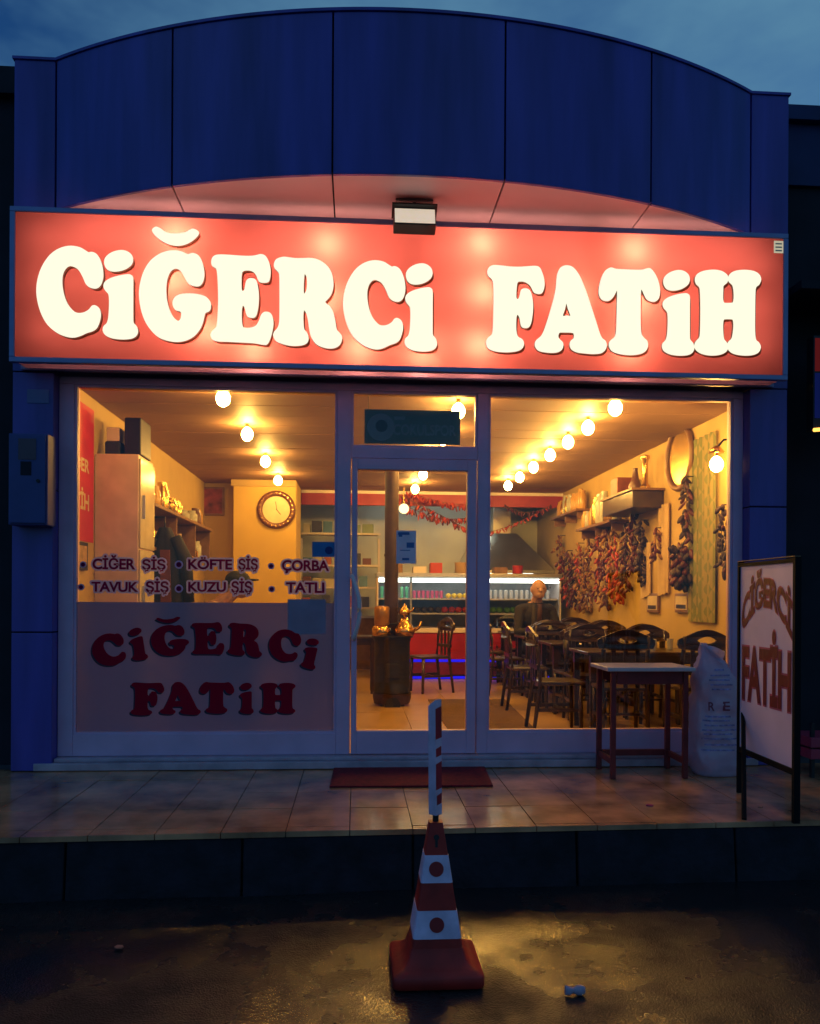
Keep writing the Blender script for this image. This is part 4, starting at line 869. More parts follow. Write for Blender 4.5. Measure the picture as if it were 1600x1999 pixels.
# people -------------------------------------------------------------
def cap_(mb, a, b, ra, rb, n=12):
    a = Vector(a); b = Vector(b); pts = []; rs = []
    d = (b - a).normalized()
    for k in range(4): an = math.pi / 2 * k / 3.2; pts.append(a - d * ra * math.cos(an)); rs.append(max(.002, ra * math.sin(an)))
    pts += [a, b]; rs += [ra, rb]
    for k in range(4): an = math.pi / 2 * (1 - k / 3.2); pts.append(b + d * rb * math.cos(an)); rs.append(max(.002, rb * math.sin(an)))
    mb.tube(pts, rs, n)
def person(name, label, loc, rot, hands_z, jacket, lean, capd=False, jl=None, scl=1.0):
    """seated body facing -y at local origin (seat point), one remeshed surface"""
    r = tag(empty(name, loc), label, 'person')
    mb = MB()
    hip = Vector((0, .02, .53)); ch = Vector((0, .02 - lean * .5, .86)); nk = Vector((0, -.01 - lean, 1.06)); hd = Vector((0, -.04 - lean * 1.15, 1.225))
    cap_(mb, hip + Vector((-.07, 0, 0)), hip + Vector((.07, 0, 0)), .135, .135)
    mb.ell(hip.lerp(ch, .45), (.175, .125, .22), 16, 10)
    mb.ell(ch + Vector((0, .01, .03)), (.195, .125, .20), 16, 10)
    cap_(mb, ch + Vector((-.165, 0, .12)), ch + Vector((.165, 0, .12)), .072, .072)
    cap_(mb, ch + Vector((0, 0, .15)), hd + Vector((0, .02, -.05)), .072, .058)
    mb.ell(hd, (.086, .102, .116), 20, 16); mb.ell(hd + Vector((0, -.03, -.058)), (.066, .068, .064), 16, 12)
    cap_(mb, hd + Vector((0, -.092, .012)), hd + Vector((0, -.110, -.020)), .010, .016)          # nose
    for s_ in (-1, 1):
        mb.ell(hd + Vector((s_ * .089, .008, -.006)), (.013, .024, .036), 8, 8)                   # ears
        mb.ell(hd + Vector((s_ * .032, -.082, .022)), (.024, .012, .009), 8, 6)                   # brow
        sh = ch + Vector((s_ * .195, 0, .11)); el = sh + Vector((s_ * .055, -.10 - lean * .3, -.26)); wr = Vector((s_ * .09, -.40 - lean * .3, hands_z + .035))
        cap_(mb, sh, el, .066, .052); cap_(mb, el, wr, .050, .034)
        pm = wr + Vector((-s_ * .03, -.065, -.008)); mb.ell(pm, (.036, .050, .018), 10, 8)
        for q in range(4):
            fx_ = pm + Vector((-s_ * .02 + s_ * (q - 1.5) * .018, -.035, 0)); cap_(mb, fx_, fx_ + Vector((-s_ * .004, -.036 - .006 * (q in (1, 2)), -.006)), .0095, .0088, 8)
        cap_(mb, pm + Vector((-s_ * .03, .02, 0)), pm + Vector((-s_ * .055, -.02, -.002)), .011, .009, 8)
        kn = Vector((s_ * .12, -.40, .53)); an = Vector((s_ * .12, -.36, .09))
        cap_(mb, hip + Vector((s_ * .09, 0, 0)), kn, .098, .070); cap_(mb, kn, an, .066, .045)
        cap_(mb, Vector((s_ * .12, -.33, .045)), Vector((s_ * .13, -.50, .035)), .045, .035)
    me = bpy.data.meshes.new('tmp'); me.from_pydata([tuple(v) for v in mb.v], [], mb.f); ob = bpy.data.objects.new('tmp', me); col.objects.link(ob)
    rm = ob.modifiers.new('r', 'REMESH'); rm.mode = 'VOXEL'; rm.voxel_size = .0062
    sm = ob.modifiers.new('s', 'SMOOTH'); sm.factor = .5; sm.iterations = 4
    vs, fs, ns = eval_mesh(ob); bpy.data.objects.remove(ob)
    b2 = MB(); b2.v = vs; b2.f = fs
    for f_ in fs:
        c = sum((vs[i] for i in f_), Vector()) / len(f_)
        if c.z > nk.z - .0 + .02 * (c.y + lean): mi = 0
        elif (abs(c.x) < .16 and c.y < -.405 - lean * .3 and abs(c.z - hands_z) < .085): mi = 0
        elif c.z < .60 and (c.y < -.13 or c.z < .45): mi = 3 if c.z < .085 else 2
        else: mi = 1
        if mi == 0 and c.z > hd.z - .03 and (c.y > hd.y + .035) and c.z < hd.z + .055: mi = 4
        b2.mi.append(mi)
    body = b2.build('body', [M_skin, jacket, M_trous, M_black, M_hair], None, smooth=True); body.parent = r
    body.location = (0, 0, 0)
    # undo centring
    c0 = OFF[body.name]; body.data.transform(Matrix.Translation(c0))
    def child(m_, nm, mt):
        o = m_.build(nm, mt, None, smooth=True); c1 = OFF[o.name]; o.data.transform(Matrix.Translation(c1)); o.location = (0, 0, 0); o.parent = r; return o
    for s_ in (-1, 1): child(MB().ell(hd + Vector((s_ * .032, -.090, .006)), (.013, .006, .006), 10, 8), 'eye', M_black)
    child(MB().ell(hd + Vector((0, -.090, -.063)), (.024, .006, .005), 10, 6), 'mouth', mat('lips', (.30, .09, .07), .6))
    if capd:
        m_ = MB().ell(hd + Vector((0, .005, .045)), (.098, .114, .085), 18, 10); m_.ell(hd + Vector((0, -.115, .045)), (.07, .075, .012), 16, 6); child(m_, 'cap', M_cap)
    else:
        m_ = MB().loft([[(x * 1.0, y_ - .01, z_) for x, y_, z_ in ((-.10, ch.y - .10, ch.z - .28), (-.03, ch.y - .145, ch.z - .28), (-.02, nk.y - .09, nk.z - .03), (-.07, nk.y - .05, nk.z + .01))], [(x, y_ + .012, z_) for x, y_, z_ in ((-.10, ch.y - .10, ch.z - .28), (-.03, ch.y - .145, ch.z - .28), (-.02, nk.y - .09, nk.z - .03), (-.07, nk.y - .05, nk.z + .01))]])
        child(m_, 'lapel', mat('dark_lapel', (.018, .012, .014), .8))
        m_ = MB().box(-.028, .028, nk.y - .095 - 0, nk.y - .07, ch.z - .05, nk.z - .01); child(m_, 'shirt_front', mat('brown_shirt', (.07, .03, .025), .8))
    r.rotation_euler.z = R(rot); r.scale = (scl, scl, scl); return r
person('person', 'bald person in black jacket seated at a dining table, hands on the tabletop', (2.36, TY[2] + .50, FZ + .0), 4, .70, M_jacket, .10, scl=1.085)
person('person', 'person in black cap and ochre jacket bent over a table facing the stove', (-1.47, 1.95, FZ), 90, .70, M_ochre, .22, True, scl=1.085)

# stove with pipe -----------------------------------------------------
sxp, syp = P(765, 1300, 3.05).x, 3.05
stv = tag(empty('wood_stove', (sxp, syp, FZ)), 'round black wood stove with tall rusty flue pipe in the aisle', 'stove')
stop = P(765, 1244, 3.05).z
MB().lathe((sxp, syp, FZ + .14), [(.205, 0), (.208, .02), (.200, .04), (.200, stop - FZ - .19), (.21, stop - FZ - .17), (.21, stop - FZ - .14)], 28).build('stove_body', mat('black_enamel', (.010, .008, .011), .6, 0, .3, 9), stv, smooth=R(40))
MB().lathe((sxp, syp, FZ + .02), [(.20, 0), (.215, .06), (.218, .118)], 28).build('ash_base', M_copper, stv, smooth=R(40))
MB().lathe((sxp, syp - .205, FZ + .02), [(.085, 0), (.085, .02)], 18, axis='Y').build('ash_opening', M_clad2, stv)
for a in (45, 135, 225, 315): MB().box(sxp + .16 * math.cos(R(a)) - .02, sxp + .16 * math.cos(R(a)) + .02, syp + .16 * math.sin(R(a)) - .02, syp + .16 * math.sin(R(a)) + .02, FZ, FZ + .022).build('foot', M_black, stv)
MB().lathe((sxp, syp, stop - .001), [(.235, 0), (.235, .02)], 28).build('hot_plate', M_black, stv)
MB().cbox((sxp, syp - .205, FZ + .40), (.16, .03, .16)).build('fire_door', mat('black_enamel', (.01, .01, .01)), stv, bevel=.006)
MB().lathe((sxp - .01, syp + .07, stop + .015), [(.078, 0), (.078, .9), (.084, .9), (.084, .93), (.078, .93), (.078, CZ - stop - .02)], 20).build('flue_pipe', M_copper, stv, smooth=R(40))
MB().lathe((sxp - .01, syp + .07, CZ - .035), [(.12, 0), (.12, .03)], 20).build('ceiling_collar', M_brass, stv)
def kettle(x, y, z, s, label, spout=1, m=M_brass):
    r = tag(empty('teapot', (x, y, z)), label, 'teapot')
    MB().lathe((x, y, z), [(q * s, h * s) for q, h in ((.085, 0), (.10, .03), (.10, .06), (.075, .11), (.05, .135), (.045, .15), (.05, .155))], 18).build('pot_body', m, r, smooth=R(50))
    MB().lathe((x, y, z + .155 * s), [(q * s, h * s) for q, h in ((.048, 0), (.035, .02), (.012, .03), (.018, .045), (.006, .06))], 14).build('lid', m, r, smooth=R(50))
    MB().tube([(x + spout * .08 * s, y, z + .05 * s), (x + spout * .14 * s, y, z + .08 * s), (x + spout * .165 * s, y, z + .14 * s)], [.022 * s, .015 * s, .011 * s], 8).build('spout', m, r, smooth=True)
    MB().tube([(x - spout * .07 * s, y, z + .12 * s), (x - spout * .14 * s, y, z + .115 * s), (x - spout * .15 * s, y, z + .06 * s), (x - spout * .095 * s, y, z + .03 * s)], .009 * s, 8).build('handle', M_black, r, smooth=True)
    return r
pz = stop + .02
kettle(P(789, 1238, syp - .08).x, syp - .08, pz, 1.15, 'wide brass teapot with tall lid on the stove to the right of the pipe')
kettle(P(789, 1238, syp - .08).x, syp - .08, pz + .235, .62, 'little brass teapot stacked on the wide teapot')
cx_ = P(744, 1238, syp - .07).x
tag(MB().lathe((cx_, syp - .07, pz), [(.095, 0), (.105, .02), (.105, .085), (.08, .11), (.085, .12)], 18).build('cooking_pot', M_brass, smooth=R(45)), 'low brass pot on the stove beneath the tall canister', 'pot')
tag(MB().lathe((cx_ + .005, syp - .07, pz + .121), [(.075, 0), (.085, .012), (.085, .19), (.078, .205), (.05, .215)], 18).build('canister', mat('amber_tin', (.5, .27, .08), .3, .7, .2, 8), smooth=R(45)), 'tall amber canister stacked on the low pot on the stove', 'canister')
put_chair(P(838, 1330, 4.3).x, 4.3, -70, 'dark wooden chair standing alone between the stove and the display counter', 'lone chairs')
lt2 = table('side_table', P(712, 1260, 4.4).x - .12, 4.3, .55, .5, 'small dark wooden table behind the stove', None, .72)

# inner doormat
q = [G(875, 1425, FZ + .004), G(1045, 1425, FZ + .004), G(985, 1366, FZ + .004), G(835, 1366, FZ + .004)]
mb = MB().add([(p.x, p.y, FZ + .002) for p in q] + [(p.x, p.y, FZ + .012) for p in q], [(4, 5, 6, 7), (0, 1, 5, 4), (1, 2, 6, 5), (2, 3, 7, 6), (3, 0, 4, 7)])
tag(mb.build('inner_doormat', mat('brown_mat', (.10, .05, .02), .95, 0, .3, 30, .4, 200)), 'brown mat on the shop floor inside the door', 'doormat')

# display counter ------------------------------------------------------
DY = 5.9
dx0, dx1 = P(735, 1200, DY).x, P(1095, 1200, DY).x
zc = lambda py: P(900, py, DY).z
dc = tag(empty('display_counter', ((dx0 + dx1) / 2, DY + .4, FZ)), 'refrigerated display counter with red front, lit shelves and blue light strips', 'counter')
MB().box(dx0, dx1, DY + .02, DY + .75, FZ, zc(1318)).build('plinth', M_black, dc)
MB().box(dx0, dx1, DY, DY + .78, zc(1317), zc(1290)).build('lower_panel', mat('purple_panel', (.16, .01, .08), .35), dc)
MB().box(dx0, dx1, DY, DY + .78, zc(1288), zc(1236)).build('front_panel', M_redp, dc, bevel=.006)
MB().box(dx0 + .02, dx1 - .02, DY - .012, DY - .001, zc(1292), zc(1287)).build('light_strip', M_blueled, dc)
MB().box(dx0 + .02, dx1 - .02, DY + .006, DY + .018, zc(1325), zc(1320)).build('light_strip', M_blueled, dc)
MB().box(dx0 - .01, dx1 + .01, DY - .02, DY + .78, zc(1235), zc(1226)).build('ledge', M_white, dc, bevel=.004)
MB().box(dx0, dx1, DY + .72, DY + .78, zc(1225), zc(1128)).build('back_panel', mat('case_grey', (.30, .32, .34), .4), dc)
for x in (dx0, dx1 - .025): MB().box(x, x + .025, DY + .02, DY + .715, zc(1225), zc(1128)).build('side_panel', M_white, dc)
xm = P(802, 1200, DY).x
MB().box(xm - .012, xm + .012, DY + .02, DY + .04, zc(1225), zc(1138)).build('mullion', M_white, dc)
for py in (1197, 1168): MB().box(dx0 + .027, dx1 - .027, DY + .1, DY + .715, zc(py + 3), zc(py)).build('shelf', M_white, dc)
MB().box(dx0 - .01, dx1 + .01, DY - .01, DY + .78, zc(1127), zc(1119)).build('canopy', M_steel, dc, bevel=.004)
for a, b in ((dx0 + .03, xm - .02), (xm + .02, dx1 - .03)): MB().box(a, b, DY + .03, DY + .09, zc(1137), zc(1129)).build('light_tube', M_whitelight, dc)
MB().box(dx0 + .026, dx1 - .026, DY + .008, DY + .014, zc(1225), zc(1128)).build('front_glass', M_glass, dc)
def cup(x, y, z, r, h, m, label, grp, nm='drink_cup'):
    tag(MB().lathe((x, y, z), [(r * .8, 0), (r, h * .85), (r, h), (r * .4, h * 1.08)], 10).build(nm, m, smooth=R(45)), label, 'cup' if nm == 'drink_cup' else 'bottle', grp)
M_pink = mat('pink_drink', (.55, .10, .22), .4); M_grn = mat('green_bottle', (.12, .45, .28), .25); M_yel = mat('yellow_pepper', (.75, .5, .03), .35); M_redf = mat('red_tomato', (.5, .04, .02), .35); M_dk = mat('dark_produce', (.06, .045, .06), .5); M_leaf = mat('green_produce', (.08, .20, .04), .5)
z1_ = zc(1168) + .001; x = xm + .06
while x < P(872, 1160, DY).x:
    cup(x, DY + .2, z1_, .028, .105, M_pink, 'pink drink cup on the lit upper shelf of the display counter', 'pink cups in the display'); x += .068
x = dx0 + .08
while x < xm - .05:
    cup(x, DY + .2, z1_, .026, .16, M_grn, 'pale green bottle on the lit upper shelf of the display counter', 'green bottles in the display', 'bottle'); x += .075
def produce(x, y, z, r, m, label, grp, nm): tag(MB().ell((x, y, z + r * .85), (r, r, r * .85), 10, 7).build(nm, m, smooth=True), label, nm.replace('_', ' ').split()[-1], grp)
for i in range(5): produce(P(878, 1160, DY).x + i * .085, DY + .2, z1_, .045, M_yel, 'yellow pepper on the lit upper shelf of the display counter', 'yellow peppers in the display', 'yellow_pepper')
x = P(940, 1160, DY).x
while x < dx1 - .1:
    cup(x, DY + .2, z1_, .03, .12, mat('clear_tub', (.5, .5, .52), .3), 'pale tub on the lit upper shelf of the display counter', 'pale tubs in the display'); x += .08
z2_ = zc(1197) + .001; i = 0; x = dx0 + .09
while x < dx1 - .08:
    u = (x - dx0) / (dx1 - dx0)
    m, nm, lab = (M_dk, 'aubergine', 'dark aubergine on the lower shelf of the display counter') if u < .36 else (M_redf, 'tomato', 'red tomato on the lower shelf of the display counter') if u < .50 else (M_yel, 'yellow_pepper', 'yellow pepper on the lower shelf of the display counter') if u < .58 else (M_leaf, 'lettuce', 'green lettuce on the lower shelf of the display counter')
    produce(x, DY + .22 + .04 * (i % 2), z2_, .055, m, lab, nm.replace('_', ' ') + ' row in the display', nm); x += .105; i += 1
tops = zc(1119) + .001
for px, h, wd, m, nm, lab in ((768, .14, .26, M_wood2, 'wooden_box', 'low wooden box on top of the display counter'), (818, .10, .2, M_white, 'paper_stack', 'white paper stack on top of the display counter'), (850, .16, .18, M_redf, 'red_box', 'red box on top of the display counter'), (900, .17, .20, mat('tan_pot', (.5, .33, .2), .5), 'storage_pot', 'tan storage pot on top of the display counter'), (975, .10, .2, M_wood2, 'bread_box', 'brown bread box on top of the display counter'), (1010, .13, .16, M_redf, 'red_tub', 'red tub on top of the display counter beside the bread box')):
    c = P(px, 1119, DY + .3)
    if 'pot' in nm or 'tub' in nm: o = MB().lathe((c.x, DY + .3, tops), [(wd * .42, 0), (wd * .5, h * .1), (wd * .5, h * .9), (wd * .53, h)], 16).build(nm, m, smooth=R(45))
    else: o = MB().box(c.x - wd / 2, c.x + wd / 2, DY + .18, DY + .42, tops, tops + h).build(nm, m, bevel=.008)
    tag(o, lab, nm.split('_')[-1])

# kitchen hood, shelving, garland --------------------------------------
HY = 7.0
h = [P(905, 1112, HY), P(1082, 1112, HY), P(1020, 1037, HY), P(945, 1037, HY)]
hood = tag(empty('extractor_hood', ((h[0].x + h[1].x) / 2, HY + .4, h[0].z)), 'stainless steel extractor hood above the kitchen grill', 'hood')
zb_, zt_ = h[0].z, h[2].z
mb = MB().add([(h[0].x, HY, zb_), (h[1].x, HY, zb_), (h[1].x, 8.29, zb_), (h[0].x, 8.29, zb_), (h[3].x, HY + .5, zt_), (h[2].x, HY + .5, zt_), (h[2].x, 8.29, zt_), (h[3].x, 8.29, zt_)], [(4, 5, 6, 7), (0, 1, 5, 4), (1, 2, 6, 5), (2, 3, 7, 6), (3, 0, 4, 7)])
mb.build('hood_canopy', M_steel, hood)
MB().box(h[0].x - .01, h[1].x + .01, HY - .01, 8.29, zb_ - .05, zb_ - .002).build('hood_rim', M_steel, hood)
MB().box((h[0].x + h[1].x) / 2 - .15, (h[0].x + h[1].x) / 2 + .15, 7.7, 8.0, zt_ + .001, CZ - .001).build('duct', M_steel, hood)
MB().box(h[0].x + .3, h[1].x - .3, HY + .25, HY + .33, zb_ - .075, zb_ - .051).build('work_light', M_whitelight, hood)
kl = tag(empty('strip_light', (1.2, 7.35, CZ)), 'white strip light on the kitchen ceiling behind the red valance', 'lamp')
MB().box(.2, 2.4, 7.30, 7.36, CZ - .05, CZ - .001).build('light_body', M_white, kl)
MB().tube([(.25, 7.33, CZ - .07), (2.35, 7.33, CZ - .07)], .016, 8).build('light_tube', emis('kitchen_tube', (.95, 1.0, .82), 14), kl)
# kitchen counter behind
kc = tag(empty('kitchen_bench', (1.4, 7.9, FZ)), 'steel kitchen bench behind the display counter', 'bench')
MB().box(cB + .3, XR - .1, 7.5, 8.28, FZ + .86, FZ + .90).build('worktop', M_steel, kc)
MB().box(cB + .32, XR - .12, 7.55, 8.27, FZ, FZ + .859).build('cabinet', M_wood2, kc)
# shelving unit left of pipe
sa, sb = P(585, 1000, 7.2).x, P(742, 1000, 7.2).x
su = tag(empty('shelf_unit', ((sa + sb) / 2, 7.4, FZ)), 'white shelf rack behind the yellow column', 'shelf')
for x in (sa, (sa + sb) / 2, sb - .03): MB().box(x, x + .03, 7.2, 7.5, FZ, 2.55).build('upright', M_white, su)
shz = [P(650, py, 7.2).z for py in (1185, 1145, 1102, 1040)]
for z in shz: MB().box(sa + .031, sb - .031, 7.19, 7.49, z - .03, z).build('shelf_board', M_white, su) if False else MB().box(sa - .01, sb + .01, 7.185, 7.199, z - .03, z).build('shelf_edge', M_white, su)
for z in shz:
    for (xa, xb) in ((sa + .031, (sa + sb) / 2 - .001), ((sa + sb) / 2 + .031, sb - .031)): MB().box(xa, xb, 7.2, 7.49, z - .03, z).build('shelf_board', M_white, su)
cols = [(.5, .30, .12), (.18, .07, .1), (.10, .22, .45), (.5, .46, .4), (.22, .3, .22), (.4, .1, .06), (.05, .05, .12)]
cn = ['tan', 'maroon', 'blue', 'cream', 'green', 'red', 'navy']
lev = ['lowest', 'second', 'third', 'top']
for li, z in enumerate(shz):
    x = sa + .05
    while x < sb - .22:
        k_ = random.randrange(7); wd = random.uniform(.11, .2)
        if not ((sa + sb) / 2 - .02 < x + wd and x < (sa + sb) / 2 + .05):
            tag(MB().box(x, x + wd, 7.24, 7.44, z + .0005, z + random.uniform(.10, .20)).build('carton', mat('carton_' + cn[k_], cols[k_], .6), bevel=.006), '%s carton on the %s board of the white shelf rack' % (cn[k_], lev[li]), 'carton', 'cartons on the shelf rack')
        x += wd + .03
# bottle rack cabinet in the doorway area (white fridge)
a = P(705, 1140, 5.2)
# red pepper garland across the kitchen opening
def pepper_string(pts, n, r, length, m, label, grp, nm='pepper_string', spread=.03, hang=.6):
    o = tag(empty(nm, pts[0]), label, 'garland', grp); mb = MB(); L_ = len(pts) - 1
    for i in range(n):
        t = i / max(1, n - 1) * L_; k_ = min(int(t), L_ - 1); p = Vector(pts[k_]).lerp(Vector(pts[k_ + 1]), t - k_)
        g_ = lambda: max(-1.4, min(1.4, random.gauss(0, .55))) * spread; p = p + Vector((min(g_(), .05), g_(), random.uniform(-.01, .01)))
        ax = Vector((random.uniform(-1, 1), random.uniform(-1, 1), -hang - random.random())).normalized()
        rot = ax.to_track_quat('Z', 'X').to_matrix(); q_ = random.uniform(.7, 1.2); mb.ell(p + ax * length * .5, (r * q_, r * q_ * .8, length * .55 * random.uniform(.75, 1.2)), 7, 6, random.randrange(len(m)), rot)
    mb.build('dried_pods', m, o, smooth=True); tag(o.children[0], kind='stuff') if False else None
    MB().tube(pts, .004, 5).build('cord', M_cord, o); return o
M_pr1 = mat('dried_red_pepper', (.34, .035, .012), .45, 0, .3, 30); M_pr2 = mat('dried_dark_pepper', (.09, .014, .012), .45, 0, .3, 30); M_pr3 = mat('dried_aubergine', (.035, .014, .018), .6, 0, .3, 30); M_pr4 = mat('dried_okra', (.28, .14, .035), .6, 0, .3, 30)
def sag(p, q, s, n=12): return [Vector(p).lerp(Vector(q), i / n) + Vector((0, 0, -s * 4 * (i / n) * (1 - i / n))) for i in range(n + 1)]
gy = 6.3
pepper_string(sag(P(778, 968, gy), P(905, 1030, gy), -.02), 46, .018, .10, [M_pr1, M_pr2], 'red pepper garland sloping from the flue pipe towards the hood', 'red garlands over the kitchen')
pepper_string(sag(P(800, 960, gy), P(925, 985, gy), .06), 60, .018, .10, [M_pr1], 'dense red pepper garland strung under the kitchen valance', 'red garlands over the kitchen', spread=.09)
pepper_string(sag(P(790, 985, gy), P(915, 1010, gy), .10), 60, .018, .10, [M_pr1, M_pr2], 'drooping red pepper garland strung behind the flue pipe', 'red garlands over the kitchen', spread=.08)
pepper_string(sag(P(950, 1040, gy), P(1075, 985, gy), .05), 34, .014, .07, [M_pr1], 'thin red garland rising past the hood to the shelf wall', 'red garlands over the kitchen', spread=.012)
pepper_string(sag(P(985, 985, gy), P(1075, 985, gy), .12), 28, .014, .07, [M_pr2], 'thin drooping garland beneath the valance by the shelf wall', 'red garlands over the kitchen', spread=.012)
# globe lamp near pipe
c = P(788, 993, 6.0)
gl_ = tag(empty('globe_lamp', c), 'round glowing globe lamp behind the flue pipe', 'lamp')
MB().ell(c, (.075, .075, .075), 16, 12).build('globe', emis('globe_glow', (1, .72, .32), 3.0), gl_, smooth=True)
MB().tube([c + Vector((0, 0, .07)), (c.x, c.y, CZ + .001)], .006, 6).build('stem', M_brass, gl_)

# wall clock on yellow column
c = P(539, 995, 5.43); ck = tag(empty('wall_clock', (c.x, 5.449, c.z)), 'round wall clock with dark beaded rim on the yellow column', 'clock')
q = 37 / 1600 * 11.6
tor = []
for i in range(32):
    a = 2 * math.pi * i / 32; tor.append([(c.x + (q * .86 + q * .15 * math.cos(b_)) * math.cos(a), 5.43 - q * .15 * math.sin(b_), c.z + (q * .86 + q * .15 * math.cos(b_)) * math.sin(a)) for b_ in [2 * math.pi * k_ / 8 for k_ in range(8)]])
tor.append(tor[0]); MB().loft(tor, cap=False).build('rim', mat('carved_rim', (.16, .06, .025), .35, .2, .4, 60, .5, 60), ck, smooth=True)
for i in range(24):
    a = 2 * math.pi * i / 24; MB().ell((c.x + q * .86 * math.cos(a), 5.43 - q * .15, c.z + q * .86 * math.sin(a)), (.012, .008, .012), 6, 5).build('rim_stud', M_brass, ck)
MB().lathe((c.x, 5.448, c.z), [(q * .8, 0), (q * .8, .012)], 28, axis='Y').build('dial', mat('dial_cream', (.72, .62, .42), .5), ck)
MB().cbox((c.x + .03, 5.433, c.z - .03), (.10, .004, .01), Matrix.Rotation(R(50), 3, 'Y')).build('hand', M_black, ck); MB().cbox((c.x, 5.431, c.z + .05), (.13, .004, .007), Matrix.Rotation(R(80), 3, 'Y')).build('hand', M_black, ck)
# red picture
a, b = P(385, 1006, 5.88), P(438, 951, 5.88)
pic = tag(empty('framed_picture', ((a.x + b.x) / 2, 5.89, a.z)), 'dark red framed picture on the wall beside the yellow column', 'picture')
MB().box(a.x, b.x, 5.87, 5.899, a.z, b.z).build('frame', M_wood2, pic, bevel=.005); MB().box(a.x + .03, b.x - .03, 5.862, 5.869, a.z + .03, b.z - .03).build('canvas', mat('red_picture', (.22, .035, .025), .5, 0, .7, 9), pic)

# left wall: poster, cupboard, things on it, shelf, coat -----------------
a, b = W(148, 1075, XL + .004), W(199, 820, XL + .004)
pst = tag(empty('wall_poster', (XL + .01, .5, a.z)), 'tall red wall poster with cream lettering beside the white cupboard', 'poster')
pz0, pz1 = W(170, 1058, XL).z, W(170, 790, XL).z
MB().box(XL + .002, XL + .008, .13, .82, pz0, min(pz1, CZ - .1)).build('poster_sheet', mat('poster_red', (.50, .012, .018), .5), pst)
def wall_text(s, y0, y1, z0, z1, m):
    vs, fs = text_mesh(s, .03); b_ = bbox2(vs)
    MB().add([(XL + .0095, (v.x - b_[0]) / (b_[1] - b_[0]) * (y1 - y0) + y0, (v.y - b_[2]) / (b_[3] - b_[2]) * (z1 - z0) + z0) for v in vs], fs).build('poster_lettering', m, pst)
M_cream = mat('cream_print', (.62, .5, .3), .6)
wall_text('CİĞER', .16, .70, W(170, 925, XL).z, W(170, 890, XL).z, M_cream); wall_text('FATİH', .16, .70, W(170, 998, XL).z, W(170, 955, XL).z, M_cream)
a = W(150, 1112, XL + .02); b = W(180, 1062, XL + .02)
fp = tag(empty('framed_photo', (XL + .02, .42, a.z)), 'small dark framed photo below the red poster', 'picture')
MB().box(XL + .002, XL + .03, .18, .62, a.z, b.z).build('frame', M_black, fp, bevel=.005); MB().box(XL + .031, XL + .034, .30, .58, a.z + .04, b.z - .03).build('photo', mat('photo_tan', (.4, .25, .12), .5, 0, .5, 14), fp)
ctop = P(232, 886, .86).z; cx1 = P(270, 950, .86).x
cup_ = tag(empty('cupboard', ((XL + cx1) / 2, 1.1, FZ)), 'tall white cupboard against the left wall', 'cupboard'); cup_['label'] = 'tall narrow white cupboard beside the red poster'
MB().box(XL + .003, cx1, .86, 1.36, FZ + .05, ctop).build('carcass', mat('cupboard_white', (.78, .58, .50), .5), cup_, bevel=.006)
MB().box(XL + .02, cx1 - .02, .88, 1.34, FZ, FZ + .049).build('plinth', M_black, cup_)
for k_ in range(3):
    z0 = FZ + .08 + k_ * (ctop - FZ - .1) / 3; dr = MB().box(cx1 + .0005, cx1 + .018, .87, 1.35, z0, z0 + (ctop - FZ - .1) / 3 - .015).build('cupboard_door', mat('glossy_cream', (.62, .52, .36), .2), cup_, bevel=.004)
    MB().box(cx1 + .0185, cx1 + .04, .92, .94, z0 + .25, z0 + .45).build('handle', M_steel, dr)
c = P(262, 880, .95)
tag(MB().box(cx1 - .13, cx1 + .01, .90, 1.24, ctop + .001, P(262, 815, .9).z).build('dark_case', M_black, bevel=.01), 'tall dark case on top of the white cupboard', 'case')
tag(MB().box(cx1 - .30, cx1 - .17, .92, 1.12, ctop + .001, ctop + .12).build('radio', M_trous, bevel=.015), 'small black radio on top of the white cupboard', 'radio')
tag(MB().box(cx1 - .29, cx1 - .18, .94, 1.10, ctop + .122, ctop + .24).build('white_carton', M_white, bevel=.006), 'white carton on top of the small black radio', 'carton')
# shelf with pots
s0 = W(300, 1005, XL + .12); s1 = W(372, 1008, XL + .12); sz_ = W(340, 1010, XL + .2).z
shf = tag(empty('wall_shelf', (XL, 2.5, sz_)), 'brown wooden shelf crowded with pots and jars above the hanging coat', 'shelf')
MB().box(XL + .003, XL + .34, 1.55, 4.6, sz_ - .03, sz_).build('shelf_board', M_wood2, shf)
MB().box(XL + .003, XL + .30, 1.55, 4.6, sz_ - .43, sz_ - .40).build('shelf_board', M_wood2, shf)
for y in (1.56, 2.6, 3.6, 4.56): MB().box(XL + .003, XL + .31, y, y + .03, sz_ - .399, sz_ - .031).build('bracket', M_wood2, shf)
jm = [(M_brass, 'brass'), (mat('jar_amber', (.5, .28, .07), .2), 'amber'), (mat('jar_brown', (.12, .05, .03), .3), 'brown'), (M_gl, 'glass'), (mat('ceramic_tan', (.5, .33, .16), .4), 'tan')]
def jar(x, y, z, r, h, k_, lab, grp, nm='jar'):
    m, cnm = jm[k_]; o = MB().lathe((x, y, z), [(r * .85, 0), (r, h * .12), (r, h * .72), (r * .7, h * .86), (r * .72, h)], 14).build(nm, m, smooth=R(45)); tag(o, cnm + ' ' + lab, nm, grp)
y = 1.68; 
while y < 4.5:
    if not any(abs(y - q_) < .085 for q_ in (2.615, 3.615)):
        k_ = random.randrange(5); jar(XL + random.uniform(.12, .2), y, sz_ + .0005, random.uniform(.06, .085), random.uniform(.12, .34), k_, 'pot on the upper board of the crowded wall shelf', 'pots on the wall shelf', 'pot')
        k_ = random.randrange(5); jar(XL + .16, y, sz_ - .3995, random.uniform(.05, .075), random.uniform(.12, .28), k_, 'jar on the lower board of the crowded wall shelf', 'jars on the wall shelf')
    y += .21
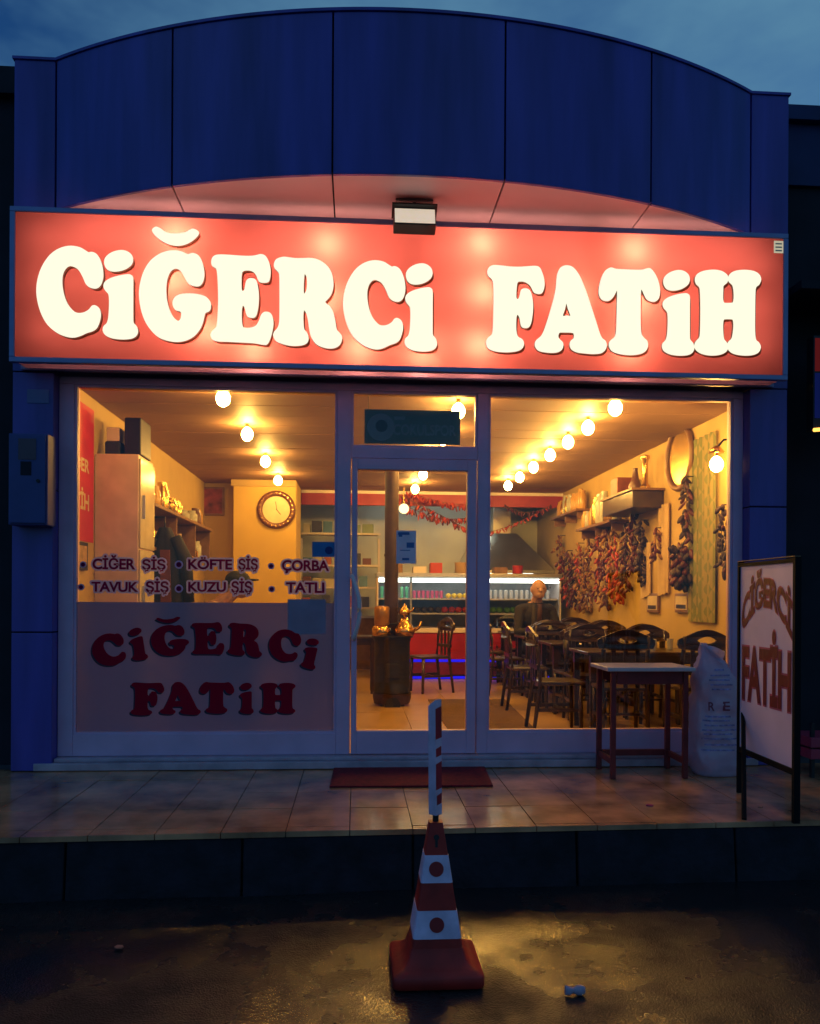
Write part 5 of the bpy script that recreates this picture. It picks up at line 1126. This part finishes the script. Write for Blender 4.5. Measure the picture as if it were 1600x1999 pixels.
# coat hanging from a hook
c = P(322, 1030, 1.85)
coat = tag(empty('hanging_coat', (c.x, 1.85, c.z)), 'dark coat with brown lining hanging beneath the pot shelf', 'coat')
rings = []
for j in range(12):
    t = j / 11; z = c.z - t * 1.05; wx = .05 + .13 * min(1, t * 3.2) + .07 * t; wy = .05 + .05 * min(1, t * 3) + .03 * t
    rings.append([(c.x + .02 * t + wx * math.cos(a) * (1 + .08 * math.sin(6 * a + t * 5)), 1.85 + wy * math.sin(a) * (1 + .12 * math.sin(5 * a)), z + .02 * math.sin(3 * a) * t) for a in [2 * math.pi * i / 22 for i in range(22)]])
MB().loft(rings).build('coat_body', M_jacket, coat, smooth=True)
for s_ in (-1, 1): MB().tube([(c.x + s_ * .10, 1.83, c.z - .10), (c.x + s_ * .20, 1.80, c.z - .30), (c.x + s_ * .24, 1.80, c.z - .72)], [.06, .07, .055], 10).build('sleeve', M_jacket, coat, smooth=True)
MB().add([(c.x - .02, 1.735, c.z - .22), (c.x + .07, 1.735, c.z - .22), (c.x + .10, 1.70, c.z - 1.0), (c.x - .0, 1.70, c.z - 1.0), (c.x - .02, 1.75, c.z - .22), (c.x + .07, 1.75, c.z - .22), (c.x + .10, 1.73, c.z - 1.0), (c.x, 1.73, c.z - 1.0)], [(0, 1, 2, 3), (4, 7, 6, 5), (0, 4, 5, 1), (1, 5, 6, 2), (2, 6, 7, 3), (3, 7, 4, 0)]).build('lining', mat('brown_lining', (.14, .035, .02), .8), coat)
MB().tube([(XL, 1.85, c.z + .10), (c.x, 1.85, c.z + .10), (c.x, 1.85, c.z - .03)], .01, 6).build('hook', M_black, coat)

# right wall: shelves, jars, clock, cloth, strings ------------------------
def shelf_r(px0, px1, py, nm, label, dep=.22):
    a = W(px0, py, XR - dep); b = W(px1, py, XR - dep); y0, y1 = min(a.y, b.y), max(a.y, b.y); return y0, y1
rs1 = W(1110, 998, XR - .22).z; rs2 = W(1165, 1022, XR - .22).z
sh1 = tag(empty('wall_shelf', (XR, 6.2, rs1)), 'high brown shelf lined with tall jars on the pepper hung wall', 'shelf')
MB().box(XR - .22, XR - .003, 4.9, 6.4, rs1 - .03, rs1).build('shelf_board', M_wood2, sh1)
for y in (5.0, 5.65, 6.3): MB().box(XR - .18, XR - .003, y, y + .025, rs1 - .13, rs1 - .031).build('bracket', M_wood2, sh1)
y = 4.97
while y < 6.35: jar(XR - .11, y, rs1 + .0005, .05, random.uniform(.22, .30), random.choice([1, 1, 3, 0]), 'jar in the row on the high shelf by the kitchen', 'jars on the high shelf'); y += .115
sh2 = tag(empty('wall_shelf', (XR, 4.2, rs2)), 'low brown shelf with glassware above the hanging peppers', 'shelf')
MB().box(XR - .24, XR - .003, 3.35, 4.85, rs2 - .03, rs2).build('shelf_board', M_wood2, sh2)
for y in (3.45, 4.1, 4.75): MB().box(XR - .18, XR - .003, y, y + .025, rs2 - .13, rs2 - .031).build('bracket', M_wood2, sh2)
y = 3.45
while y < 4.82: jar(XR - .12, y, rs2 + .0005, random.uniform(.045, .07), random.uniform(.16, .42), random.choice([3, 3, 1, 2, 0]), 'vessel on the low shelf above the hanging peppers', 'vessels on the low shelf', 'jar'); y += .165
# wooden box shelf with books
z0 = W(1260, 965, XR - .25).z
bx = tag(empty('wall_box_shelf', (XR, 2.9, z0)), 'deep dark wooden box shelf with pale top below the round tray', 'shelf')
MB().box(XR - .34, XR - .003, 2.25, 3.3, z0 - .12, z0 + .06).build('shelf_box', M_wood, bx, bevel=.008)
MB().box(XR - .36, XR - .003, 2.22, 3.33, z0 + .061, z0 + .085).build('shelf_top', M_wood2, bx)
tag(MB().lathe((XR - .17, 2.35, z0 + .0855), [(.05, 0), (.055, .03), (.03, .06), (.03, .30), (.05, .33), (.045, .36)], 14).build('candlestick', M_brass, smooth=R(45)), 'tall brass candlestick on the wooden box shelf', 'candlestick')
tag(MB().box(XR - .28, XR - .06, 2.95, 3.2, z0 + .0855, z0 + .30).build('wooden_box', mat('reddish_wood', (.22, .06, .025), .4, 0, .3, 8), bevel=.008), 'reddish wooden box on the wooden box shelf', 'box')
tag(MB().lathe((XR - .15, 2.72, z0 + .0855), [(.06, 0), (.075, .08), (.04, .16), (.025, .26), (.03, .28)], 14).build('bottle', jm[2][0], smooth=R(45)), 'dark bottle on the wooden box shelf', 'bottle')
# round copper tray
c = W(1325, 893, XR - .03)
try_ = tag(empty('round_tray', (XR, c.y, c.z)), 'large round copper tray with rope rim hung on the wall', 'tray')
rr = .31
MB().lathe((XR - .004, c.y, c.z), [(rr * .86, -.02), (rr * .88, -.008)], 32, axis='X').build('tray_plate', M_brass, try_)
tor = []
for i in range(32):
    a = 2 * math.pi * i / 32; tor.append([(XR - .03 - .028 * math.sin(b_), c.y + (rr + .03 * math.cos(b_)) * math.cos(a), c.z + (rr + .03 * math.cos(b_)) * math.sin(a)) for b_ in [2 * math.pi * k_ / 8 for k_ in range(8)]])
tor.append(tor[0]); MB().loft(tor, cap=False).build('rim', M_wood2, try_, smooth=True)
# patterned hanging cloth
c0, c1 = W(1352, 1215, XR - .03), W(1400, 850, XR - .03)
def cloth_mat():
    m = bpy.data.materials.new('patterned_cloth'); m.use_nodes = True; n = m.node_tree; b = n.nodes['Principled BSDF']; b.inputs['Roughness'].default_value = .9
    t = n.nodes.new('ShaderNodeTexCoord'); mp_ = n.nodes.new('ShaderNodeMapping'); mp_.inputs['Scale'].default_value = (1, 9, 7); mp_.inputs['Rotation'].default_value = (R(45), 0, 0)
    ck_ = n.nodes.new('ShaderNodeTexChecker'); ck_.inputs['Scale'].default_value = 1.0; ck_.inputs['Color1'].default_value = (.30, .25, .10, 1); ck_.inputs['Color2'].default_value = (.17, .19, .075, 1)
    n.links.new(t.outputs['Object'], mp_.inputs['Vector']); n.links.new(mp_.outputs['Vector'], ck_.inputs['Vector']); n.links.new(ck_.outputs['Color'], b.inputs['Base Color']); return m
rings = []; zc0, zc1 = W(1375, 1215, XR - .03).z, W(1375, 850, XR - .03).z
cy0, cy1 = W(1402, 1000, XR).y, W(1350, 1000, XR).y
for i in range(25):
    y = cy0 + (cy1 - cy0) * i / 24; x = XR - .03 + .014 * math.sin(i * 1.3); rings.append([(x, y, zc0), (x + .006, y, zc0), (x + .006, y, zc1), (x, y, zc1)])
clo = tag(MB().loft(rings).build('hanging_cloth', cloth_mat(), smooth=R(60)), 'olive patterned cloth hanging full length on the wall by the tray', 'cloth')
# dried strings hanging on the right wall
def wall_string(px, py0, py1, n, mats, label, r=.022, ln=.09, sp=.03, grp='dried strings on the wall'):
    a = W(px, py0, XR - .09); b = W(px, py1, XR - .09); b = Vector((a.x, a.y, b.z + ln * .6)); pepper_string([a, a.lerp(b, .5), b], n, r, ln, mats, label, grp, 'dried_pepper_string', sp, .5)
    MB().tube([(XR, a.y, a.z), (a.x, a.y, a.z)], .006, 5).build('wall_peg', M_black, [o for o in bpy.data.objects if o.name.startswith('dried_pepper_string') and o.type == 'EMPTY'][-1] if False else LASTS[-1])
LASTS = []
_ps = pepper_string
def pepper_string(*a, **k):
    o = _ps(*a, **k); LASTS.append(o); return o
wall_string(1106, 1075, 1180, 46, [M_pr1, M_pr2], 'thick rusty red pepper string under the high shelf by the kitchen', .02, .09, .07)
wall_string(1128, 1060, 1150, 40, [M_pr1, M_pr4], 'orange red pepper string under the low shelf beside the rusty one', .02, .09, .06)
wall_string(1148, 1048, 1188, 56, [M_pr4, M_pr2], 'long tawny okra string under the low shelf', .018, .07, .05)
wall_string(1168, 1045, 1172, 54, [M_pr2, M_pr1], 'dark red pepper string hanging under the middle of the low shelf', .02, .09, .05)
wall_string(1196, 1035, 1170, 56, [M_pr1, M_pr4], 'bright rusty pepper string at the end of the low shelf', .02, .09, .05)
wall_string(1222, 1020, 1160, 60, [M_pr2, M_pr3], 'dark pepper string reaching low beside the low shelf', .02, .09, .045)
wall_string(1250, 1015, 1145, 56, [M_pr3], 'black aubergine string below the wooden box shelf', .024, .08, .045)
wall_string(1280, 1030, 1095, 22, [M_pr4, M_pr2], 'short brown string below the wooden box shelf', .02, .08, .03)
wall_string(1340, 930, 1060, 44, [M_pr2, M_pr3], 'slim dark string hanging between the tray and the cloth', .02, .09, .03)
wall_string(1330, 1060, 1150, 80, [M_pr3, M_pr2], 'fat black bunch of dried aubergines below the tray', .03, .10, .10)
wall_string(1408, 985, 1100, 20, [M_pr3], 'sparse black string in front of the patterned cloth', .024, .07, .03)
wall_string(1092, 1045, 1185, 60, [M_pr4, M_pr2], 'brown matted string beside the display counter end', .022, .08, .09)
wall_string(1117, 1085, 1190, 60, [M_pr2, M_pr3], 'dusky low string between the rusty and orange ones', .022, .08, .08)
wall_string(1139, 1090, 1196, 54, [M_pr2, M_pr4], 'low hanging brown string beneath the orange red one', .022, .08, .07)
wall_string(1182, 1030, 1190, 80, [M_pr2, M_pr4], 'broad brown string filling the gap under the low shelf', .022, .09, .08)
wall_string(1209, 1060, 1180, 56, [M_pr4, M_pr1], 'tawny string between the rusty and dark ones', .02, .09, .06)
wall_string(1236, 1000, 1120, 44, [M_pr2], 'maroon string tight against the black aubergine string', .02, .09, .04)
wall_string(1420, 1010, 1130, 26, [M_pr2, M_pr3], 'dark string at the window end of the pepper hung wall', .02, .08, .04)
# framed panels low on the right wall
for k_, (px, lab) in enumerate(((1150, 'small framed card low on the wall below the okra string'), (1278, 'framed card low on the wall below the box shelf'), (1335, 'wide framed card low on the wall below the black bunch'))):
    c = W(px, 1175, XR); a0 = W(px, 1196, XR).z; a1 = W(px, 1158, XR).z
    o = tag(empty('framed_card', (XR, c.y, a0)), lab, 'picture', None)
    MB().box(XR - .03, XR - .003, c.y - .17, c.y + .17, a0, a1).build('frame', M_wood2, o, bevel=.004); MB().box(XR - .034, XR - .031, c.y - .14, c.y + .14, a0 + .03, a1 - .03).build('card', M_cream, o)
    MB().box(XR - .0365, XR - .0345, c.y - .12, c.y + .12, a0 + .04, a0 + .08).build('card_print', M_wood, o)
# pale hanging cloths on the wall
for px, py0, py1, lab in ((1300, 985, 1160, 'pale apron hanging on the wall below the box shelf'), (1265, 1060, 1165, 'short pale towel hanging beside the black aubergine string')):
    c = W(px, py0, XR); z1 = c.z; z0_ = W(px, py1, XR).z; rings = []
    for i in range(15):
        y = c.y - .15 + .30 * i / 14; x = XR - .035 + .016 * math.sin(i * 1.5); rings.append([(x, y, z0_ + .02 * math.sin(i)), (x + .008, y, z0_ + .02 * math.sin(i)), (x + .008, y, z1), (x, y, z1)])
    tag(MB().loft(rings).build('hanging_towel', mat('pale_cotton', (.58, .42, .22), .9, 0, .1, 8), smooth=R(60)), lab, 'towel')
